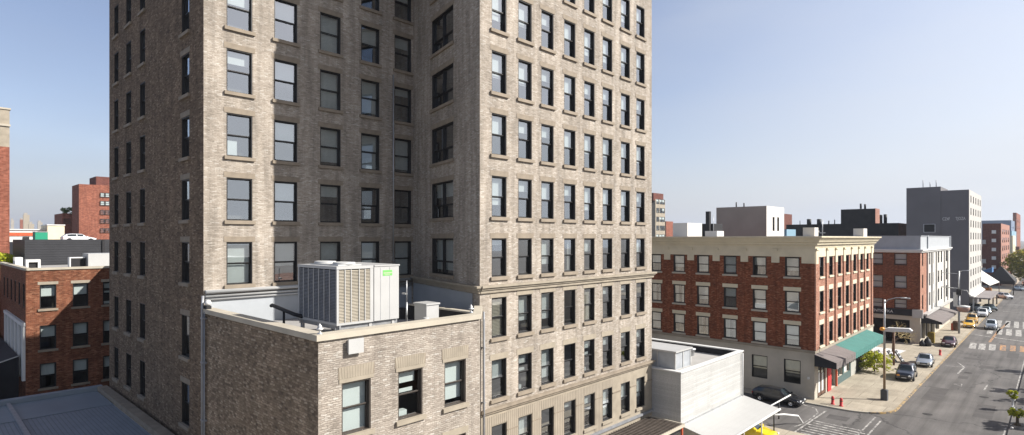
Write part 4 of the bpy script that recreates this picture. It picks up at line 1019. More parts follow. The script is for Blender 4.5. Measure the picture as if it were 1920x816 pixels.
# low vents, seams and stains that dress the white roof
for x, y, w, h in ((-30,44,.5,.9), (-28.6,47.8,.35,.6), (-24.2,49.2,.5,.5)):
    mb = MB(); mb.lathe([(w*.5,6.35),(w*.5,6.35+h),(w*.75,6.35+h+.02),(w*.75,6.35+h+.15),(0,6.35+h+.22)], 12, (x,y)); mb.build('roof_vent', M['galv'], wb)
mb = MB(); mb.tube([(-20.38,51.3,6.8),(-20.38,51.3,2.9)], .06, 8); mb.build('downpipe', M['white'], wb)
mb = MB(); mb.box(-20.49,-20.40,39.95,51.5,2.93,3.08); mb.build('flashing', M['galv'], wb)
# ------------------------------------------------------------------ roofs and buildings behind
gb = thing('stucco_building', (-41, 107, 0), 'plain grey beige block with two slit windows rising behind the cream cornice', 'building')
block(gb, 'wall', -45.8,-36.8,103,111.8,0,22.65,'gray_stucco|pale_stucco', opr=[(2.9,3.9,18.3,20.8),(5.2,6.2,18.3,20.8)])  # light put into the colours: grey for the shaded wall, pale for the sunlit
core(gb,-45.8,-36.8,103,111.8,0,22)
for c in (3.4, 5.7): far_window(gb, (-36.8,103), H90, c, 18.3, 1.0, 2.5, frame='bronze_frame')
for x, y, h in ((-42.5,104,.9), (-41.1,104,.7)):
    mb = MB(); mb.tube([(x,y,22.3),(x,y,22.65+h)], .12, 8); mb.build('vent_pipe', M['black'], gb)
kb = thing('black_building', (-45, 188, 0), 'long low black building with a dark penthouse and roof stacks', 'building')
block(kb, 'wall', -58,-30.2,178,197.6,0,21.0,'roof_dark')
mb = MB(); mb.box(-30.19,-30.1,178.05,197.6,12,20.9); mb.build('end_wall', M['pink_brick'], kb)
mb = MB(); mb.box(-43.9,-35.7,179,184,20.6,25.0); mb.build('penthouse', M['roof_dark'], kb)
mb = MB(); mb.box(-35.69,-35.6,179,184,20.6,25.05); mb.build('penthouse_end', M['pink_brick'], kb)
for px, D, y, r_ in ((1517,163,411,.6), (1536,161,411,.6), (1565,160,412,.12), (1554,160,414,.15), (1500,164,414,.1), (1652,153,403,.32), (1660,152.5,402,.4), (1640,155,410,.2)):
    x, yy = at(px, D); mb = MB(); mb.tube([(x,yy,20.6),(x,yy,zz(y,D))], r_, 8); mb.build('stack', M['black'], kb)
for px, y in ((1614,382), (1622,383)):
    x, yy = at(px, 156); mb = MB(); mb.tube([(x,yy,25),(x,yy,zz(y,156))], .25, 8); mb.build('stack', M['black'], kb)
def far_block(name, label, px0, pxc, px1, D, ytop, mat, depth=None, cat='building', rows=(), cols=(), winw=1.6, winh=1.6, fcols=(), frows=(), roofm='roof_gray', wmat='black_frame', side=None):
    """corner pixel pxc at distance D, front wall back to px0, right wall to px1"""
    cx, cy = at(pxc, D); t0 = (px0-960)/1080; D0 = cy/(t0*.6884+.72534); x0 = D0*(t0*.72534-.6884)
    t1 = (px1-960)/1080; D1 = cx/(t1*.72534-.6884); y1 = D1*(t1*.6884+.72534)
    if depth: y1 = cy+depth
    zt = zz(ytop, D); r = thing(name, ((x0+cx)/2, (cy+y1)/2, 0), label, cat)
    W_ = y1-cy; opr = [(c*W_-winw/2, c*W_+winw/2, z, z+winh) for c in cols for z in rows]
    L_ = cx-x0; opf = [(c*L_-winw/2, c*L_+winw/2, z, z+winh) for c in fcols for z in frows]
    block(r, 'wall', x0, cx, cy, y1, 0, zt, mat, opf, opr)
    if opr or opf:
        mb = MB(); mb.box(x0+1.0,cx-1.0,cy+1.0,y1-1.0,0,zt-1); mb.build('interior', M['room'], r)
    for c in cols:
        for z in rows: far_window(r, (cx,cy), H90, c*W_, z, winw, winh, frame=wmat, blind=WR.choice([.4,.6,None]))
    for c in fcols:
        for z in frows: far_window(r, (x0,cy), 0, c*L_, z, winw, winh, frame=wmat)
    return r, x0, cx, cy, y1, zt
r_, x0, cx, cy, y1, zt = far_block('apartment_tower', 'distant peach coloured apartment tower just right of the tan tower', 1215, 1229, 1247, 260, 376, 'stone', rows=[16.5+4.0*k for k in range(-1,5)], cols=(.22,.55,.83), winw=2.4, winh=2.3)
mb = MB(); mb.box(x0,cx-1,cy,cy+9,zt-1,zt+3.5); mb.build('penthouse', M['maroon_brick'], r_)
far_block('brick_building', 'small distant brown block beside the peach tower', 1240, 1249, 1262, 330, 415, 'dull_red_brick')
far_block('brick_building', 'plain dull maroon block behind the right of the grey beige block', 1462, 1470, 1485, 190, 401, 'maroon_brick')
far_block('warehouse', 'blue and white striped low roof seen beside the black building', 1450, 1475, 1492, 150, 430, 'pale_blue')
# maroon apartment block down the street
r_, x0, cx, cy, y1, zt = far_block('brick_building', 'dark maroon brick block with pink sunlit end beyond the grey tower', 1842, 1877, 1893, 205, 419, 'maroon_brick|pink_brick', rows=[3.2+3.05*k for k in range(6)], cols=(.18,.4,.62,.84), winw=4.6, winh=1.9)  # sunlight put into the pink of the end wall
for y in (435,451,468,484,501):
    d_ = cy/((1863.5-960)/1080*.6884+.72534); x = at(1863.5, d_)[0]; z = zz(y, d_)
    mb = MB(); mb.box(x-.6,x+.6,cy-.2,cy-.003,z-.6,z+.6); mb.build('window', M['paper'], r_)
for y in (453,489,505):
    d_ = cy/((1845-960)/1080*.6884+.72534); x = at(1845, d_)[0]; z = zz(y, d_)
    mb = MB(); mb.box(x-1.2,x+.6,cy-1.2,cy-.003,z-.9,z-.7); mb.box(x-1.2,x+.6,cy-1.25,cy-1.18,z-.7,z+.6); mb.build('balcony', M['galv'], r_)
far_block('distant_building', 'wide hazy slate blue block on the skyline behind the maroon building', 1830, 1896, 1912, 520, 413, 'slate_blue', depth=60, rows=[20,26], cols=(.3,.6), winw=6, winh=2)
far_block('distant_building', 'hazy brown block on the skyline at the right edge of the view', 1899, 1906, 1940, 560, 399, 'dull_red_brick', depth=80, rows=[26,33], cols=(.2,.5,.8), winw=6, winh=3)
far_block('distant_building', 'pale blue low block right of the maroon building under the skyline', 1894, 1897, 1940, 400, 433, 'pale_blue', depth=60)
far_block('cream_building', 'small cream building right of the maroon building', 1890, 1899, 1909, 300, 442, 'cream', depth=25, rows=[5,11], cols=(.3,.7), winw=2, winh=2.5)
far_block('brick_building', 'low orange brown brick building behind the autumn tree', 1892, 1895, 1945, 270, 478, 'dull_red_brick', depth=70, rows=[3], cols=(.2,.4,.6,.8), winw=4, winh=3)
# tented market corner below the maroon block
r = thing('market_tent', (-17, 215, 0), 'pale sloping fabric canopy between the grey tower and the maroon block', 'tent')
mb = MB(); mb.face([(-22,205,9.6),(-13.6,203,4.2),(-12.8,225,4.0),(-20,227,9.4)]); mb.face([(-22,205,9.5),(-20,227,9.3),(-12.8,225,3.9),(-13.6,203,4.1)]); mb.build('fabric', M['pale_stucco'], r)
for x, y, z in ((-13.7,203.2,4.2), (-12.9,224.8,4.0)):
    mb = MB(); mb.tube([(x,y,0),(x,y,z)], .1, 6); mb.build('pole', M['brown'], r)
r = thing('market_stall', (-15, 212, 0), 'orange wooden stall front under the pale fabric canopy', 'stall')
mb = MB(); mb.box(-19,-13.8,212,213,0,2.9); mb.box(-13.9,-13.7,206,212,0,1.4); mb.build('counter', plain('orange_wood', (.45,.17,.03), .7, .2, .8), r)
r = thing('gazebo', (-12.3, 232, 0), 'black pointed canopy on posts beside the pale fabric tent', 'canopy')
mb = MB()
for a, b in zip([(-16,228),(-9.5,228),(-9.5,240),(-16,240)], [(-9.5,228),(-9.5,240),(-16,240),(-16,228)]): mb.face([(*a,4.2),(*b,4.2),(-12.9,232,8.6)])
mb.box(-16,-9.5,228,240,3.2,4.18); mb.build('roof', M['awning_black'], r)
for x, y in ((-9.8,228.3),(-15.7,228.3)):
    mb = MB(); mb.tube([(x,y,0),(x,y,3.3)], .12, 6); mb.build('post', M['black'], r)
mb = MB(); mb.extr([(-19,6.0),(-15.5,7.6),(-15.5,6.0)], 240, 246, 0, 'y'); tag(mb.build('tarpaulin', M['blue_paint']), 'blue tarpaulin peak between the pale tent and the black gazebo', 'tarpaulin')

# ------------------------------------------------------------------ left side
bl = thing('brick_building', (-74, 12, 0), 'old red brick building left of the tower with stone lintels, half in shadow', 'building')
BX, BY = -65.0, 7.2
fr = [(10.75,2.15), (7.15,2.15), (3.75,2.2)]; fc = [1.53, 3.87, 6.15]
mb = MB(); facade(mb, (BX,BY), H90, 14, 0, 14.2, [(c-.58,c+.58,z,z+h) for c in fc for z, h in fr])
lw = [4.0+2.95*k for k in range(6)]
facade(mb, (-84.5,BY), 0, 19.5, 0, 14.2, [(19.5-1.2-2.9*k-.5, 19.5-1.2-2.9*k+.5, 10.9, 13.0) for k in range(6)])
mb.face([(BX,21.2,0),(-84.5,21.2,0),(-84.5,21.2,14.2),(BX,21.2,14.2)]); mb.build('wall', M['old_red_brick'], bl)
mb = MB(); mb.box(-84.5,BX+.1,BY-.1,BY+.35,14.2,14.4); mb.box(BX-.35,BX+.1,BY+.36,21.2,14.2,14.4); mb.build('coping', M['coping'], bl)
mb = MB(); mb.face([(-84.5,BY,13.9),(BX,BY,13.9),(BX,21.2,13.9),(-84.5,21.2,13.9)]); mb.build('roof', M['roof_gray'], bl)
core(bl, -84, BX, BY, 21, 0, 14)
for c in fc:
    for k, (z, h) in enumerate(fr): window(bl, (BX,BY), H90, c, z, 1.16, h, WR.choice(['b0.5','stack','b0.9']) if k < 2 else 'b0.5', sill='stone_dark', lintel='stone' if k == 0 else None, lth=.26, glass='glass_dim')
for k in range(6): window(bl, (-84.5,BY), 0, 19.5-1.2-2.9*k, 10.9, 1.0, 2.1, None, sill=None, lintel=None, glass='glass_dim')
mb = MB(); mb.box(-78.6,-65.05,BY-.25,BY-.004,9.35,9.65)
for k in range(6): mb.box(-65.65-2.55*k,-65.1-2.55*k,BY-.22,BY-.004,4.6,9.35)
mb.build('pilasters', M['white'], bl)
mb = MB(); mb.box(-78.5,-65.3,BY-.06,BY-.003,4.6,9.3); mb.build('glazed_front', M['gray_metal'], bl)
dk = thing('terrace_awning', (-72, 4, 0), 'stepped black awnings with white edging below the white pilasters', 'awning')
for (z, ya, yb, xa, xb) in ((6.6,6.9,4.6,-92,-66.5), (5.6,4.6,2.0,-92,-65.2), (4.4,2.0,-2.5,-92,-63.0)):
    mb = MB(); mb.face([(xa,yb,z-.7),(xb,yb,z-.7),(xb,ya,z),(xa,ya,z)]); mb.face([(xa,ya,z-.02),(xb,ya,z-.02),(xb,yb,z-.72),(xa,yb,z-.72)]); mb.face([(xb,yb,z-.7),(xb,yb,0),(xb,ya,0),(xb,ya,z)]); mb.build('canopy', M['awning_black'], dk)
    mb = MB(); mb.tube([(xa,yb,z-.68),(xb,yb,z-.68),(xb,ya,z+.02)], .05, 6); mb.build('edging', M['white'], dk)
rh = thing('red_building', (-95, 2, 0), 'dark red painted wall at the left edge above the black awnings', 'building')
mb = MB(); mb.box(-100,-86,0,6.9,0,11.6); mb.build('wall', plain('dark_red', (.16,.02,.02), .8, .2, .5), rh)
mb = MB(); mb.box(-100,-85.9,-.1,7,11.6,11.8); mb.box(-100,-85.9,-.1,-.0,9.6,9.7); mb.build('trim', M['white'], rh)
mb = MB(); mb.box(-73.6,-70.9,12.7,19,13.9,15.45); tag(mb.build('roof_shed', M['white_metal']), 'white box shed on the old brick roof against the tower edge', 'roof shed')
r = thing('roof_vent', (-72,8.5,13.9), 'white framed vent opening on the left of the old brick roof', 'vent')
mb = MB(); mb.box(-72.5,-71.6,7.95,8.15,13.9,14.95); mb.box(-72.5,-71.6,8.85,9.05,13.9,14.95); mb.box(-72.5,-71.6,8.15,8.85,14.7,14.95); mb.build('frame', M['white'], r); mb = MB(); mb.box(-72.4,-71.8,8.15,8.85,13.9,14.7); mb.build('opening', M['black'], r)
r = thing('roof_vent', (-72,12,13.9), 'black boxed vent with white rim beside the white roof shed', 'vent')
mb = MB(); mb.box(-72.5,-71.6,11.3,11.4,13.9,15.1); mb.box(-72.5,-71.6,11.4,12.55,15.0,15.1); mb.build('rim', M['white'], r); mb = MB(); mb.box(-72.5,-71.65,11.4,12.6,13.9,15.0); mb.build('body', M['black'], r)
for x in (-78.2,-77.2):
    mb = MB(); mb.box(x-.3,x+.3,7.7,8.3,13.9,15.05); tag(mb.build('roof_stack', M['white']), 'one of the pair of white upright stacks at the left of the old brick roof', 'vent', 'pair of white stacks')
db = thing('dark_building', (-90, 18, 0), 'black board clad building rising behind the old brick roof', 'building')
mb = MB(); mb.box(-95.2,-84.7,9.3,40,0,16.85); mb.build('wall', M['dark_siding'], db)
mb = MB(); mb.box(-84.69,-84.55,16.55,16.8,10,16.8); mb.build('downpipe', M['black'], db)
tb = thing('apartment_tower', (-124, 0, 0), 'tall brick tower with tan top storeys cut by the left edge', 'building')
TXX, TYE = -118.5, 11.2
r1 = [zz(y+14, 90) for y in (251,279,305,331,356,381,408,432,458)]
mb = MB(); facade(mb, (TXX,-8), H90, TYE+8, 0, 31.2, [(TYE+8-2.5-2.9*i-.85, TYE+8-2.5-2.9*i+.85, z, z+1.35) for z in r1 if z < 31 for i in range(5)]); mb.face([(TXX,TYE,0),(-132,TYE,0),(-132,TYE,31.2),(TXX,TYE,31.2)]); mb.build('wall', M['dull_red_brick'], tb)
mb = MB(); facade(mb, (TXX,-8), H90, TYE+8, 31.2, 37, [(TYE+8-2.5-2.9*i-.85, TYE+8-2.5-2.9*i+.85, z, z+1.35) for z in r1 if z > 31 for i in range(5)]); mb.face([(TXX,TYE,31.2),(-132,TYE,31.2),(-132,TYE,37),(TXX,TYE,37)])
mb.build('top_wall', M['stone'], tb)
mb = MB(); mb.box(-132,TXX+.15,-8,TYE+.15,37,37.25); mb.box(TXX+.003,TXX+.2,-8,TYE+.1,34.4,34.7); mb.build('coping', M['coping'], tb)
mb = MB(); mb.box(-130,-121,-6,9,0,36); mb.build('interior', M['room'], tb)
for z in r1:
    for i in range(5): far_window(tb, (TXX,-8), H90, TYE+8-2.5-2.9*i, z, 1.7, 1.35, blind=.5 if (i+int(z)) % 2 else None, sill='stone')
r_, x0, cx, cy, y1, zt = far_block('red_tower', 'flat topped red brick block with a penthouse left of the tan tower', 135, 148, 203, 190, 345, 'dull_red_brick', depth=26)
yw = [45.9, 47.3, 52, 53.4]
for y in (370,385.5,402.5,419,436.5):
    z = zz(y, 194.7)
    for yy in yw: far_window(r_, (cx,cy), H90, yy-cy, z, 1.25, 1.5, blind=.9 if y < 390 else None, out=.36)
mb = MB(); mb.box(x0,cx-1.5,44.4,60,zt-.5,zt+3.0); mb.build('penthouse', M['maroon_brick'], r_)
r_, x0, cx, cy, y1, zt = far_block('red_building', 'small red block with green plants on its roof left of the red tower', 102, 117, 140, 200, 400, 'dull_red_brick', depth=8)
far_window(r_, (cx,cy), H90, 1.2, zz(420,202), 1.8, 1.7, frame='bronze_frame', out=.36)
# parking deck with two cars behind the dark building
dck = thing('parking_deck', (-135, 28, 0), 'pale concrete parking deck behind the black clad building', 'parking deck')
mb = MB(); mb.box(-150,-122,14,60,0,16.3); mb.build('slab', M['gray_stucco'], dck)
r_ = thing('shop_building', (-148, 16, 0), 'white low building with a red stripe at the far left', 'building')
mb = MB(); mb.box(-160,-150.2,13.5,20.5,0,18.7); mb.build('wall', M['white'], r_); mb = MB(); mb.box(-150.19,-150.0,13.4,19.6,17.5,18.15); mb.build('stripe', M['orange_red'], r_)
mb = MB(); mb.box(-150.19,-150.05,16.2,17.2,16.4,17.3); mb.build('window', M['black'], r_)
mb = MB(); mb.box(-150,-149.9,13.4,20,18.7,18.85); mb.build('coping', M['white'], r_)
r_ = thing('green_shed', (-136,17,0), 'bright green box shed behind the black clad building', 'shed')
x, y = at(66,104); x2, y2 = at(88,106)
mb = MB(); mb.box(x-3,x,y,y2,16.3,18.1); mb.build('wall', M['green_paint'], r_); mb = MB(); mb.box(x-3.05,x+.05,y-.05,y2+.05,18.1,18.22); mb.build('roof', M['galv'], r_)
r_ = thing('cream_building', (-155,20,0), 'cream plain gabled block left of the red tower', 'building')
x, y = at(89,116); x2, y2 = at(121,118)
mb = MB(); mb.box(x-8,x,y,y2,0,19.6); mb.build('wall', M['cream'], r_); mb = MB(); mb.box(x-8,x+.15,y-.1,y2+.1,19.6,19.8); mb.build('coping', M['white'], r_)
for px0, px1, D, yt, mt, lab in ((37,43,900,412,'dull_red_brick','slim brown tower on the far left skyline'), (43,53,880,403,'stone','slim cream tower on the far left skyline'),
                                (20,25,1000,413,'gray_stucco','small grey tower at the far left of the skyline'), (70,78,1000,417,'gray_stucco','small slate tower on the skyline right of the cream one'),
                                (53,62,800,420,'stone','short tan block on the skyline beside the slim cream tower')):
    x, y = at(px0, D); x2, y2 = at(px1, D); w = math.hypot(x2-x, y2-y)
    r_ = thing('skyline_tower', (x, y, 0), lab, 'building')
    mb = MB(); mb.box(x,x+w*.5,y,y+w*.9,0,zz(yt,D)); mb.build('wall', M[mt], r_)
    mb = MB(); mb.box(x+w*.1,x+w*.4,y+w*.1,y+w*.6,zz(yt,D),zz(yt,D)+3); mb.build('penthouse', M['gray_stucco'], r_)
# low far city blocks that close the horizon
cr = random.Random(3)
for k in range(46):
    px = cr.choice([cr.uniform(-200,205), cr.uniform(1222,2100)]); D = cr.uniform(420, 1100)
    x, y = at(px, D); w = cr.uniform(18, 45); h = cr.uniform(8, 19)
    r_ = thing('city_block', (x, y, 0), 'one of the low distant city blocks along the horizon', 'building', 'distant low blocks along the horizon')
    mb = MB(); mb.box(x,x+w,y,y+w*.8,0,h); mb.box(x+w*.3,x+w*.5,y+w*.2,y+w*.4,h,h+2.2); mb.build('wall', M[cr.choice(['gray_stucco','dull_red_brick','stucco','stone','maroon_brick'])], r_)
# plain row across the avenue, behind the camera's right shoulder; it shows in the window panes
for k, (y0_, y1_, h, mt) in enumerate(((-30,-4,9,'red_brick'), (16,34,8.5,'stucco'), (34.2,56,10,'old_red_brick'), (56.2,80,8,'stucco'))):
    r_ = thing('row_building', (20, (y0_+y1_)/2, 0), ['red brick','grey render','old brick','pale render'][k] + ' low building across the avenue', 'building')
    mb = MB(); mb.box(13,30,y0_,y1_,0,h); mb.build('wall', M[mt], r_)

add_haze()
# ------------------------------------------------------------------ cars
def interp(x, pts):
    for (a, va), (b, vb) in zip(pts, pts[1:]):
        if x <= b:
            t = max(0, (x-a)/(b-a)); t = t*t*(3-2*t) if True else t
            return va + (vb-va)*t
    return pts[-1][1]
def lin(x, pts):
    for (a, va), (b, vb) in zip(pts, pts[1:]):
        if x <= b: return va + (vb-va)*max(0, (x-a)/(b-a))
    return pts[-1][1]
SHAPES = {  # fractions of length from the rear: belt line and roof line
    'sedan': dict(L=4.7, W=1.82, H=1.45, belt=[(0,.88),(.1,.97),(.6,.93),(.74,.88),(.95,.72),(1,.58)], roof=[(0,.90),(.13,1.02),(.30,1.38),(.42,1.45),(.56,1.43),(.73,.96),(.9,.80),(1,.62)], ws=(.575,.72), rw=(.15,.29)),
    'suv': dict(L=4.6, W=1.88, H=1.7, belt=[(0,.98),(.08,1.05),(.6,1.02),(.76,.99),(.95,.86),(1,.66)], roof=[(0,1.0),(.03,1.3),(.10,1.62),(.3,1.70),(.58,1.67),(.74,1.09),(.93,.95),(1,.7)], ws=(.60,.73), rw=(.02,.09)),
    'wagon': dict(L=4.85, W=1.84, H=1.5, belt=[(0,.9),(.08,.99),(.6,.94),(.74,.90),(.95,.74),(1,.58)], roof=[(0,.95),(.03,1.15),(.13,1.42),(.3,1.50),(.56,1.46),(.73,.98),(.92,.80),(1,.62)], ws=(.585,.72), rw=(.03,.12)),
}
def make_car(shape, col_mat, label, group='cars parked along the avenue', lamp_orange=False):
    s = SHAPES[shape]; L, Wd = s['L'], s['W']/2
    root = thing('car', (0, 0, 0), label, 'car', group)
    rw_ = .33; xf, xr = L/2-.86, -L/2+.88
    def U(x): return (x+L/2)/L
    def halfw(x): return Wd*(1 - .16*abs(2*x/L)**7 - .03*abs(2*x/L)**2)
    def zb(x):
        z = .20 + .10*abs(2*x/L)**8
        for xc in (xf, xr):
            d = abs(x-xc)
            if d < rw_+.07: z = max(z, math.sqrt((rw_+.07)**2-d*d)+.30)
        return z
    def sec(x):
        u = U(x); be = interp(u, s['belt']); ro = max(interp(u, s['roof']), be+.015); w = halfw(x); c = min(1, max(0, (ro-be)/.5)); b = zb(x)
        return [(.84*w, b), (.97*w, max(b+.02, min(b+.12, .5))), (w, max(b+.04, .56)), (.985*w, max(b+.06, be-.10)), (.94*w, max(b+.08, be)),
                (w*(.90-.06*c), be+(ro-be)*.45), (w*(.86-.13*c), be+(ro-be)*.88), (w*(.62-.06*c), ro), (0, ro+.025)]
    n = 56; xs = [-L/2 + L*i/n for i in range(n+1)]
    mb = MB()
    rows_ = []
    for x in xs:
        h = sec(x); rows_.append([(x, y, z) for y, z in h] + [(x, -y, z) for y, z in reversed(h[:-1])])
    for a, b in zip(rows_, rows_[1:]):
        for i in range(len(a)-1): mb.face([a[i], b[i], b[i+1], a[i+1]], 0, True)
        mb.face([a[0], a[-1], b[-1], b[0]])
    mb.face(list(rows_[0])); mb.face(list(reversed(rows_[-1])))
    child('body', mb.mesh('body', col_mat), root)
    def put(name, m, mat): return child(name, m.mesh(name, mat), root)
    u0, u1 = s['ws']; r0, r1 = s['rw']
    def cross(ua, ub, name, k=8, f=.93):
        m = MB(); pr = None
        for i in range(k+1):
            x = -L/2 + L*(ua+(ub-ua)*i/k); h = sec(x); off = .012
            cur = [(x, h[7][0]*f*1.12, h[7][1]-.012+off+.01), (x, h[7][0]*.5, h[7][1]+.012+off), (x, 0, h[8][1]+off), (x, -h[7][0]*.5, h[7][1]+.012+off), (x, -h[7][0]*f*1.12, h[7][1]-.012+off+.01)]
            if pr:
                for j in range(4): m.face([pr[j], cur[j], cur[j+1], pr[j+1]], 0, True)
            pr = cur
        put(name, m, M['car_glass_solid'])
    cross(u0, u1, 'windscreen'); cross(r0, r1, 'rear_window')
    for sgn in (1, -1):
        gaps = [(r1+.01, .40), (.42, u0+.02)] if shape != 'suv' else [(r1+.03, .24), (.26, .43), (.45, u0+.03)]
        for ga, gb in gaps:
            m = MB(); pr = None
            for i in range(9):
                x = -L/2 + L*(ga+(gb-ga)*i/8); h = sec(x); y5 = h[5][0]+.012; y6 = h[6][0]+.012
                lo = h[4][1] + .05; y4 = h[4][0]+.005
                cur = [(x, sgn*y4, lo), (x, sgn*y5, max(lo, h[5][1])), (x, sgn*y6, max(lo, h[6][1]-.01))]
                if pr:
                    for j in range(2):
                        q_ = [pr[j], cur[j], cur[j+1], pr[j+1]]; m.face(q_ if sgn > 0 else q_[::-1], 0)
                pr = cur
            put('side_window', m, M['car_glass_solid'])
        for xc in (xf, xr):
            m = MB(); m.tf = Matrix.Rotation(R(90), 4, 'X'); m.lathe([(.19,-.10),(.30,-.11),(rw_,-.07),(rw_,.07),(.30,.11),(.19,.10)], 20)
            t = child('wheel', m.mesh('wheel', M['rubber']), root, (xc, sgn*(Wd-.10), rw_))
            m = MB(); m.tf = Matrix.Rotation(R(90), 4, 'X'); m.lathe([(0,.085),(.05,.09),(.07,.06),(.2,.07),(.205,.10)], 20); m.lathe([(.205,-.10),(.2,-.07),(.07,-.06),(.05,-.09),(0,-.085)], 20)
            child('rim', m.mesh('rim', M['chrome']), t)
        m = MB(); x = L/2 - L*.295; be = interp(.70, s['belt']); m.box(x-.08, x+.07, min(sgn*(Wd-.08), sgn*(Wd+.15)), max(sgn*(Wd-.08), sgn*(Wd+.15)), be+.03, be+.17); put('mirror', m, col_mat)
        # lights follow the body ends
        m = MB(); x = L/2-.20; h = sec(x); hh = sec(L/2-.02); ya, yb = halfw(x)*.62, halfw(x)*.99
        z0_, z1_ = .60, h[4][1]-.02
        m.face([(L/2+.006, sgn*hh[2][0]*.62, z0_), (L/2-.10, sgn*halfw(L/2-.1)*.96+sgn*.012, z0_), (x, sgn*halfw(x)+sgn*.012, z0_+.02), (x-.06, sgn*(halfw(x)*.97)+sgn*.014, z1_), (L/2-.04, sgn*hh[2][0]*.62, z1_-.06)])
        m.box(L/2-.06, L/2+.012, min(sgn*ya*.8, sgn*yb*.86), max(sgn*ya*.8, sgn*yb*.86), z0_, z0_+.13)
        put('headlight', m, M['orange_lamp'] if lamp_orange and sgn < 0 else M['headlamp'])
        m = MB(); m.box(-L/2-.012, -L/2+.12, min(sgn*Wd*.55, sgn*Wd*.84), max(sgn*Wd*.55, sgn*Wd*.84), .68, .84); put('tail_light', m, M['tail_lamp'])
    m = MB(); m.box(L/2-.08, L/2+.015, -Wd*.42, Wd*.42, .46, .62); m.box(L/2-.1, L/2+.012, -Wd*.66, Wd*.66, .26, .38); put('grille', m, M['black'])
    m = MB(); m.box(L/2-.05, L/2+.03, -.24, .24, .40, .49); put('number_plate', m, M['paper'])
    m = MB(); m.box(-L/2-.02, -L/2+.05, -.24, .24, .50, .60); put('number_plate', m, M['paper'])
    return root
M['car_glass_solid'] = plain('car_glass_solid', (.02,.03,.035), .06, .1, 1, bump=0, spec=.9)
M['headlamp'] = plain('headlamp', (.75,.77,.78), .15, .05, 1, bump=0, spec=.8)
M['orange_lamp'] = plain('orange_lamp', (.8,.35,.05), .2, .05, 1, bump=0)
M['tail_lamp'] = plain('tail_lamp', (.35,.02,.02), .25, .1, 1, bump=0)
C_navy, C_silver = paint('paint_navy', (.012,.018,.035)), paint('paint_silver', (.42,.47,.53), .6)
C_maroon, C_yellow, C_white = paint('paint_dark_red', (.07,.014,.025)), paint('paint_yellow', (.72,.40,.015), 0), paint('paint_white', (.72,.73,.74), 0)
C_black, C_green, C_pale = paint('paint_black', (.012,.014,.02)), paint('paint_dark_green', (.02,.05,.045)), paint('paint_pale_blue', (.5,.58,.64), .3)
def place(c, x, y, heading, z=KZ):
    """heading in degrees, 0 = nose towards +X"""
    c.location = (x, y, z); c.rotation_euler.z = R(heading); return c
place(make_car('suv', C_navy, 'dark navy hatchback parked nose forward on the pavement just behind the lamp post', lamp_orange=True), -13.35, 83.3, -87)
place(make_car('sedan', C_silver, 'silver blue car parked directly behind the dark navy hatchback'), -12.95, 93.8, -86)
place(make_car('sedan', C_maroon, 'very dark red car alone on the pavement beside the brown grey awning'), -12.5, 113.2, -88)
place(make_car('sedan', C_yellow, 'yellow car parked in front of the second lamp post, nearest of the two yellow ones'), -12.35, 139.3, -86)
place(make_car('suv', paint('paint_taxi', (.50,.27,.02), 0), 'second yellow car with dark roof tucked behind the first yellow one'), -12.6, 147.5, -86)
place(make_car('suv', C_silver, 'silver white car driving in the lane next to the yellow cars', 'cars on the avenue'), -9.2, 140.5, -88, .01)
place(make_car('suv', C_white, 'white hatchback parked behind the two yellow cars'), -11.9, 160.5, -88)
place(make_car('sedan', C_pale, 'pale grey car parked third behind the yellow cars'), -11.9, 168.0, -86)
place(make_car('sedan', C_green, 'dark green car at the far end of the parked row near the canopy posts'), -11.7, 175.5, -70)
place(make_car('suv', C_pale, 'pale car standing on the pavement beside the canopy post'), -14.2, 172.0, -60)
place(make_car('suv', C_white, 'white car with black flank standing at an angle beyond the grey canopy', 'cars on the avenue'), -11.0, 213, -55, .05)
place(make_car('wagon', C_pale, 'light blue car far down the avenue near the autumn tree', 'cars on the avenue'), -9.0, 250, -60, .02)
place(make_car('sedan', C_black, 'dark car under the autumn tree far down the avenue', 'cars on the avenue'), -6.3, 262, -30, .02)
place(make_car('suv', C_black, 'second dark car beyond the light blue one far down the avenue', 'cars on the avenue'), -8.5, 275, -80, .02)
place(make_car('wagon', C_black, 'black estate car parked in the side street against the beige ground floor', 'cars in the side street'), -21.1, 62.35, -3, .01)
place(make_car('sedan', paint('paint_lemon', (.80,.62,.02), 0), 'bright yellow car half hidden beneath the white canopy', 'cars in the side street'), -19.3, 49.6, 4, .01)
place(make_car('wagon', C_white, 'white car with dark windows on the roof deck behind the black clad building', 'cars on the roof deck'), -125.0, 21.0, 95, 16.3)
place(make_car('suv', paint('paint_blue', (.05,.12,.3)), 'blue car on the roof deck touching the edge of the tan tower', 'cars on the roof deck'), -124.5, 28.8, 95, 16.3)

# ------------------------------------------------------------------ lamp posts, bollards, bins
lp = thing('street_lamp', (-13.2, 70.4, KZ), 'tall grey street lamp with square dark base at the street corner', 'street lamp')
mb = MB(); mb.box(-13.5,-12.9,70.1,70.7,KZ,1.15); mb.box(-13.44,-12.96,70.16,70.64,1.15,1.22); mb.build('base', plain('lamp_base', (.07,.075,.085), .7, .15, 2), lp)
mb = MB(); mb.tube([(-13.2,70.4,1.2),(-13.2,70.4,5.5)], .12, 10); mb.build('pole', plain('rusty_pole', (.28,.20,.12), .7, .3, 2), lp)
mb = MB(); mb.tube([(-13.2,70.4,5.5),(-13.2,70.4,10.6)], [.11,.085], 10); mb.build('pole', M['galv'], lp)
mb = MB(); mb.tube([(-13.2,70.4,10.2),(-12.9,70.45,10.6),(-12.2,70.5,10.85),(-11.3,70.6,10.9)], [.06,.05,.045,.04], 8); mb.build('arm', M['galv'], lp)
mb = MB(); mb.box(-11.75,-11.0,70.48,70.72,10.8,10.92); mb.build('lamp_head', M['galv'], lp)
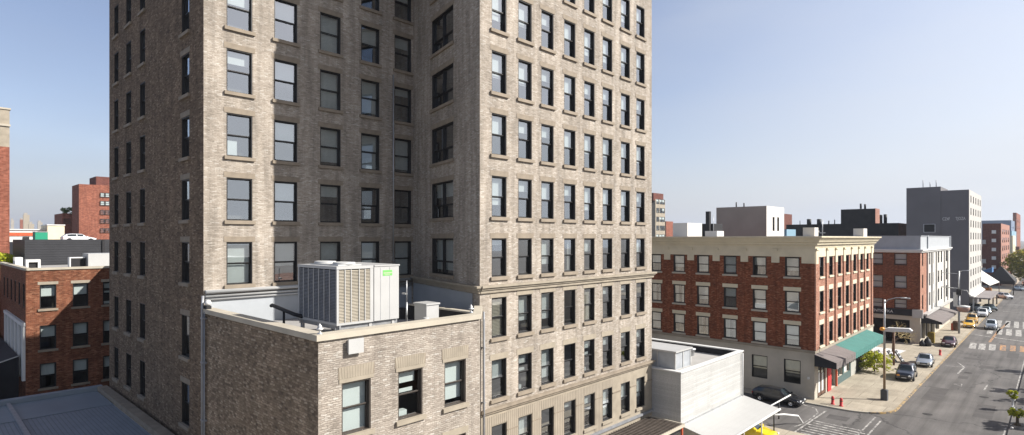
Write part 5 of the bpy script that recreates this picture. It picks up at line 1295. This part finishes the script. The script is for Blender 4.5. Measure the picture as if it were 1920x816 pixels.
mb = MB(); mb.lathe([(0,7.35),(.18,7.4),(.24,7.55),(.18,7.7),(0,7.75)], 14, (-13.35,70.15)); mb.build('signal_lamp', M['orange_lamp'], lp)
mb = MB(); mb.tube([(-13.2,70.4,7.55),(-12.9,70.5,7.5)], .05, 6); mb.build('arm', M['galv'], lp)
mb = MB(); mb.box(-13.35,-12.3,70.25,70.55,7.3,7.62); mb.extr([(-12.9,7.35),(-10.9,7.45),(-10.75,7.6),(-11.0,7.82),(-12.9,7.72)], 70.1, 70.7, 0, 'y'); mb.build('cross_lamp', M['white'], lp)
l3 = thing('sign_post', (-15.9, 90.5, KZ), 'short rusty brown post standing among the dark folding chairs', 'post')
mb = MB(); mb.tube([(-15.9,90.5,KZ),(-15.9,90.5,4.6)], .13, 8); mb.build('pole', M['brown'], l3)
l2 = thing('street_lamp', (-12.8, 128.5, KZ), 'second street lamp with signal arms beside the yellow cars', 'street lamp')
mb = MB(); mb.tube([(-12.8,128.5,KZ),(-12.8,128.5,7.0)], .16, 8); mb.build('pole', M['gray_metal'], l2)
mb = MB(); mb.tube([(-12.8,128.5,7.0),(-12.8,128.5,11.2)], .11, 8); mb.tube([(-12.8,128.5,11.0),(-12.3,128.6,11.3),(-11.2,128.6,11.35)], .06, 8); mb.build('pole', M['galv'], l2)
mb = MB(); mb.tube([(-12.8,128.5,10.7),(-15.2,128.4,10.85)], .05, 6); mb.build('arm', M['galv'], l2)
mb = MB(); mb.tube([(-12.8,128.5,8.1),(-15.4,128.4,8.3)], .09, 6); mb.tube([(-12.8,128.5,7.9),(-11.7,128.6,7.8),(-11.3,128.7,6.9),(-10.2,128.8,6.7)], .07, 6); mb.build('arm', M['white_metal'], l2)
mb = MB(); mb.box(-13.15,-12.45,128.1,128.9,7.0,8.0); mb.build('signal', M['black'], l2)
mb = MB(); mb.box(-13.6,-13.0,128.2,128.6,4.9,7.4); mb.build('panel', M['white_metal'], l2)
mb = MB(); mb.lathe([(0,3.95),(.7,4.1),(.95,4.6),(.9,4.95),(.0,5.15)], 16, (-12.2,128.5)); mb.build('round_sign', plain('sign_brown', (.32,.2,.16), .7, .15, 1), l2)
mb = MB(); mb.lathe([(.96,4.9),(.97,5.05),(.2,5.2)], 16, (-12.2,128.5)); mb.build('sign_rim', M['white'], l2)
def bollard(x, y, label):
    r = thing('bollard', (x, y, KZ), label, 'bollard', 'red bollards on the pavement')
    mb = MB(); mb.lathe([(.19,KZ),(.19,KZ+.08),(.15,KZ+.1),(.14,.85),(.10,.95),(0,.97)], 12, (x,y)); mb.build('post', M['red_paint'], r)
    mb = MB(); mb.lathe([(.152,.62),(.152,.7)], 12, (x,y)); mb.build('band', M['brown'], r)
bollard(-16.65, 64.9, 'red bollard at the street corner, the one nearer the shop wall')
bollard(-15.85, 64.75, 'red bollard at the street corner, the one nearer the avenue')
bollard(-12.4, 102.8, 'single red bollard between the silver blue car and the very dark red car')
r = thing('newspaper_box', (-15.0, 114.2, KZ), 'olive yellow upright box under the brown grey awning', 'box')
mb = MB(); mb.box(-15.4,-14.5,113.7,114.6,KZ,1.7); mb.box(-15.35,-14.55,113.75,114.55,1.7,1.85); mb.build('cabinet', plain('olive', (.22,.16,.02), .6, .2, 1), r)
r = thing('trash_bag', (-14.9, 110.2, KZ), 'black rubbish bags piled beside the pillar of the brick building', 'rubbish bags')
mb = MB(); mb.lathe([(.0,KZ),(.5,KZ+.05),(.55,.7),(.35,1.2),(.12,1.4),(.2,1.5),(0,1.52)], 12, (-14.9,110.2)); mb.lathe([(.0,KZ),(.4,KZ+.05),(.42,.6),(.1,1.05),(0,1.1)], 10, (-15.5,109.7)); mb.build('bag', M['black'], r)
r = thing('barrel', (-13.6, 132.5, KZ), 'dark brown barrel planter with an orange flank beyond the brown grey awning', 'barrel')
mb = MB(); mb.lathe([(.0,KZ),(.5,KZ),(.62,.8),(.6,1.5),(.45,1.85),(0,1.9)], 14, (-13.6,132.5)); mb.build('body', M['brown'], r)
mb = MB(); mb.box(-14.35,-13.95,132.1,132.6,KZ,1.4); mb.build('orange_board', M['orange_red'], r)
# folding chairs leaned on each other under the bare tree
for k in range(4):
    x, y = -17.9 + .75*k + (.35 if k > 1 else 0), 91.4 + .75*k*.9
    r = thing('folding_chair', (x, y, KZ), ['first dark slatted board leaning in the row, nearest the green bush', 'second dark slatted board leaning in the row left of the brown post',
        'dark slatted board leaning just right of the brown post', 'last dark slatted board leaning in the row, nearest the silver blue car'][k], 'board', 'dark boards leaning behind the parked cars')
    mb = MB(); mb.tf = Matrix.Translation((x,y,KZ)) @ Matrix.Rotation(R(-32), 4, 'Y')
    mb.box(-.07,.07,-.6,.6,0,1.75); mb.build('board', M['black'], r)
    mb = MB(); mb.tf = Matrix.Translation((x,y,KZ)) @ Matrix.Rotation(R(-32), 4, 'Y')
    for z in (.3,.8,1.3): mb.box(.072,.09,-.55,.55,z,z+.12)
    mb.build('slat', M['galv'], r)
r = thing('manhole', (-9.5, 80, 0), 'x', 'manhole') if False else None

# ------------------------------------------------------------------ plants
def leaf(mb, c, s, rnd, m=0):
    a = rnd.uniform(0, 6.28); t = rnd.uniform(-.9, .9); u = Vector((math.cos(a), math.sin(a), t)).normalized(); v = u.cross(Vector((rnd.uniform(-1,1), rnd.uniform(-1,1), rnd.uniform(-1,1)))).normalized()
    c = Vector(c); mb.face([c-u*s, c-v*s*.45, c+u*s, c+v*s*.45], m)
def crown_mesh(cx, cy, cz, rx, rz, clumps, leaves, size, rnd):
    mb = MB()
    for _ in range(clumps):
        while True:
            p = Vector((rnd.uniform(-1,1), rnd.uniform(-1,1), rnd.uniform(-1,1)))
            if .25 < p.length < 1: break
        q = Vector((cx+p.x*rx, cy+p.y*rx, cz+p.z*rz)); cr_ = rnd.uniform(.16,.32)*rx
        for _ in range(leaves):
            d = Vector((rnd.gauss(0,1), rnd.gauss(0,1), rnd.gauss(0,.8))).normalized()*cr_*rnd.uniform(.5,1.05)
            leaf(mb, q+d, size*rnd.uniform(.6,1.3), rnd)
    return mb
def tree(name, label, x, y, h, rx, rz, mat, seed, clumps=50, leaves=60, size=.16, group=None, cz=None):
    rnd = random.Random(seed); r = thing(name, (x,y,0), label, 'tree', group); cz = cz or h-rz
    crown_mesh(x, y, cz, rx, rz, clumps, leaves, size, rnd).build('crown', M[mat], r)
    mb = MB(); mb.tube([(x,y,0),(x+.05,y,h*.3),(x,y+.05,cz)], [.16,.12,.07], 8)
    for _ in range(9):
        a = rnd.uniform(0,6.28); z = rnd.uniform(h*.3, cz); mb.tube([(x,y,z),(x+math.cos(a)*rx*.35,y+math.sin(a)*rx*.35,z+.5),(x+math.cos(a)*rx*.75,y+math.sin(a)*rx*.75,z+1.1)], [.07,.045,.02], 6)
    mb.build('trunk', M['bark'], r)
    return r
tree('street_tree', 'round yellow green autumn tree over the far cars at the right edge', -6.5, 266, 13.5, 7.2, 5.2, 'leaf_autumn', 1, 90, 120, .42)
tree('street_tree', 'second autumn tree behind the round one at the right edge', -3.0, 282, 13.0, 6.5, 5.0, 'leaf_autumn', 2, 70, 110, .45)
for k, (x, y, h) in enumerate(((1.6,101.2,6.2), (1.0,82.3,4.6), (2.0,88.5,6.0), (1.3,71.8,5.6))):
    tree('pavement_tree', 'small green tree on the right hand pavement, seen only by its shadow on the road', x, y, h, 1.5, 1.3, 'leaf_green', 20+k, 26, 60, .16, 'trees on the right hand pavement')
# feathery bush under the awning end
rnd = random.Random(9); r = thing('bush', (-16.6,84.2,KZ), 'feathery yellow green bush under the far end of the green awning', 'bush')
mb = MB()
for _ in range(90):
    a = rnd.uniform(0,6.28); l = rnd.uniform(1.0,1.9); z0_ = rnd.uniform(.6,2.7); x, y = -16.9+.3*math.cos(a), 84.4+.3*math.sin(a); pts = []
    for i in range(5):
        t = i/4; pts.append(Vector((x+math.cos(a)*l*t, y+math.sin(a)*l*t, z0_+.55*t-.75*t*t)))
    for i in range(4):
        for _ in range(9):
            p = pts[i].lerp(pts[i+1], rnd.random()); leaf(mb, p+Vector((rnd.gauss(0,.07),rnd.gauss(0,.07),rnd.gauss(0,.07))), .13, rnd)
mb.build('foliage', M['leaf_yellow'], r)
mb = MB(); mb.tube([(-16.9,84.4,KZ),(-16.9,84.4,2.8)], [.09,.04], 6); mb.build('stem', M['bark'], r)
# bare tree
rnd = random.Random(4); r = thing('bare_tree', (-17.9,101,KZ), 'leafless tan twigged tree in front of the dark garage opening', 'tree')
tr_, tw = MB(), MB()
def grow(p, d, l, rad, lev):
    q = p + d*l; (tr_ if lev < 2 else tw).tube([p, (p+q)/2+Vector((rnd.gauss(0,.05),)*3), q], [rad, rad*.85, rad*.65], 5 if lev > 1 else 7, cap=False)
    if lev >= 5: return
    for _ in range(3 if lev < 4 else 2):
        nd = (d + Vector((rnd.gauss(0,.5), rnd.gauss(0,.5), rnd.gauss(.08,.35)))).normalized(); grow(q, nd, l*rnd.uniform(.62,.85), rad*.6, lev+1)
grow(Vector((-17.9,101,KZ)), Vector((.02,0,1)), 1.5, .13, 0)
tr_.build('trunk', M['bark'], r); tw.build('twigs', M['twig'], r)
mb = MB(); mb.face([(-22,95,KZ+.012),(-17,98.5,KZ+.012),(-16.6,103.5,KZ+.012),(-22,104,KZ+.012)]); tag(mb.build('paving_patch', plain('pale_paving', (.62,.61,.60), .8, .12, .4)), kind='structure')
# two planters on the right hand pavement
for k, (x, y, lab) in enumerate(((-3.3,75.3,'yellow green leafy plant on a pale pedestal at the road edge, the farther one'), (-2.7,69.1,'yellow green leafy plant on a dark stem, nearest the bottom right corner'))):
    r = thing('planter', (x,y,KZ), lab, 'plant', 'leafy plants on the right hand kerb'); rnd = random.Random(40+k)
    mb = crown_mesh(x, y, 1.3 if k else 1.6, .62 if k else .40, .30 if k else .40, 26, 26, .14, rnd); mb.build('foliage', M['leaf_yellow'], r)
    mb = MB()
    for _ in range(9):
        p = (x+rnd.uniform(-.4,.4), y+rnd.uniform(-.4,.4), 1.6+rnd.uniform(-.1,.2)); mb.lathe([(0,p[2]-.07),(.09,p[2]),(0,p[2]+.07)], 8, (p[0],p[1]))
    mb.build('blossom', M['white'], r)
    mb = MB(); mb.lathe([(.26,KZ),(.26,KZ+.12),(.12,KZ+.2),(.10,.9),(.24,1.1),(.2,1.15)], 12, (x,y)); mb.build('pedestal', M['white' if k == 0 else 'bark'], r)
mb = MB(); mb.lathe([(0,.14),(.11,.2),(.11,.3),(0,.36)], 10, (-3.0,67.3)); tag(mb.build('bottle', M['white']), 'tiny white object lying on the bottom right pavement', 'litter')
# hedge on the left terrace
r = thing('hedge', (-95,5,0), 'bright green hedge on the terrace wall at the left edge', 'hedge'); rnd = random.Random(8)
mb = MB()
for _ in range(5000): leaf(mb, (rnd.uniform(-104,-86.5), rnd.uniform(7.2,8.6), 13.3+rnd.random()**.7*1.75+.15*math.sin(rnd.random()*30)), .16, rnd)
mb.build('foliage', M['leaf_yellow'], r)
mb = MB(); mb.box(-104,-86.3,7.2,9.2,0,13.6); mb.build('terrace_wall', M['old_red_brick'], r)
r = thing('roof_planting', (-255,39,25), 'green plants on the roof of the small red block', 'plants'); rnd = random.Random(12)
x, y = at(126, 202); crown_mesh(x, y+.5, zz(396,202), 2.2, 1.3, 16, 30, .35, rnd).build('foliage', M['leaf_green'], r)
bpy.context.view_layer.update()
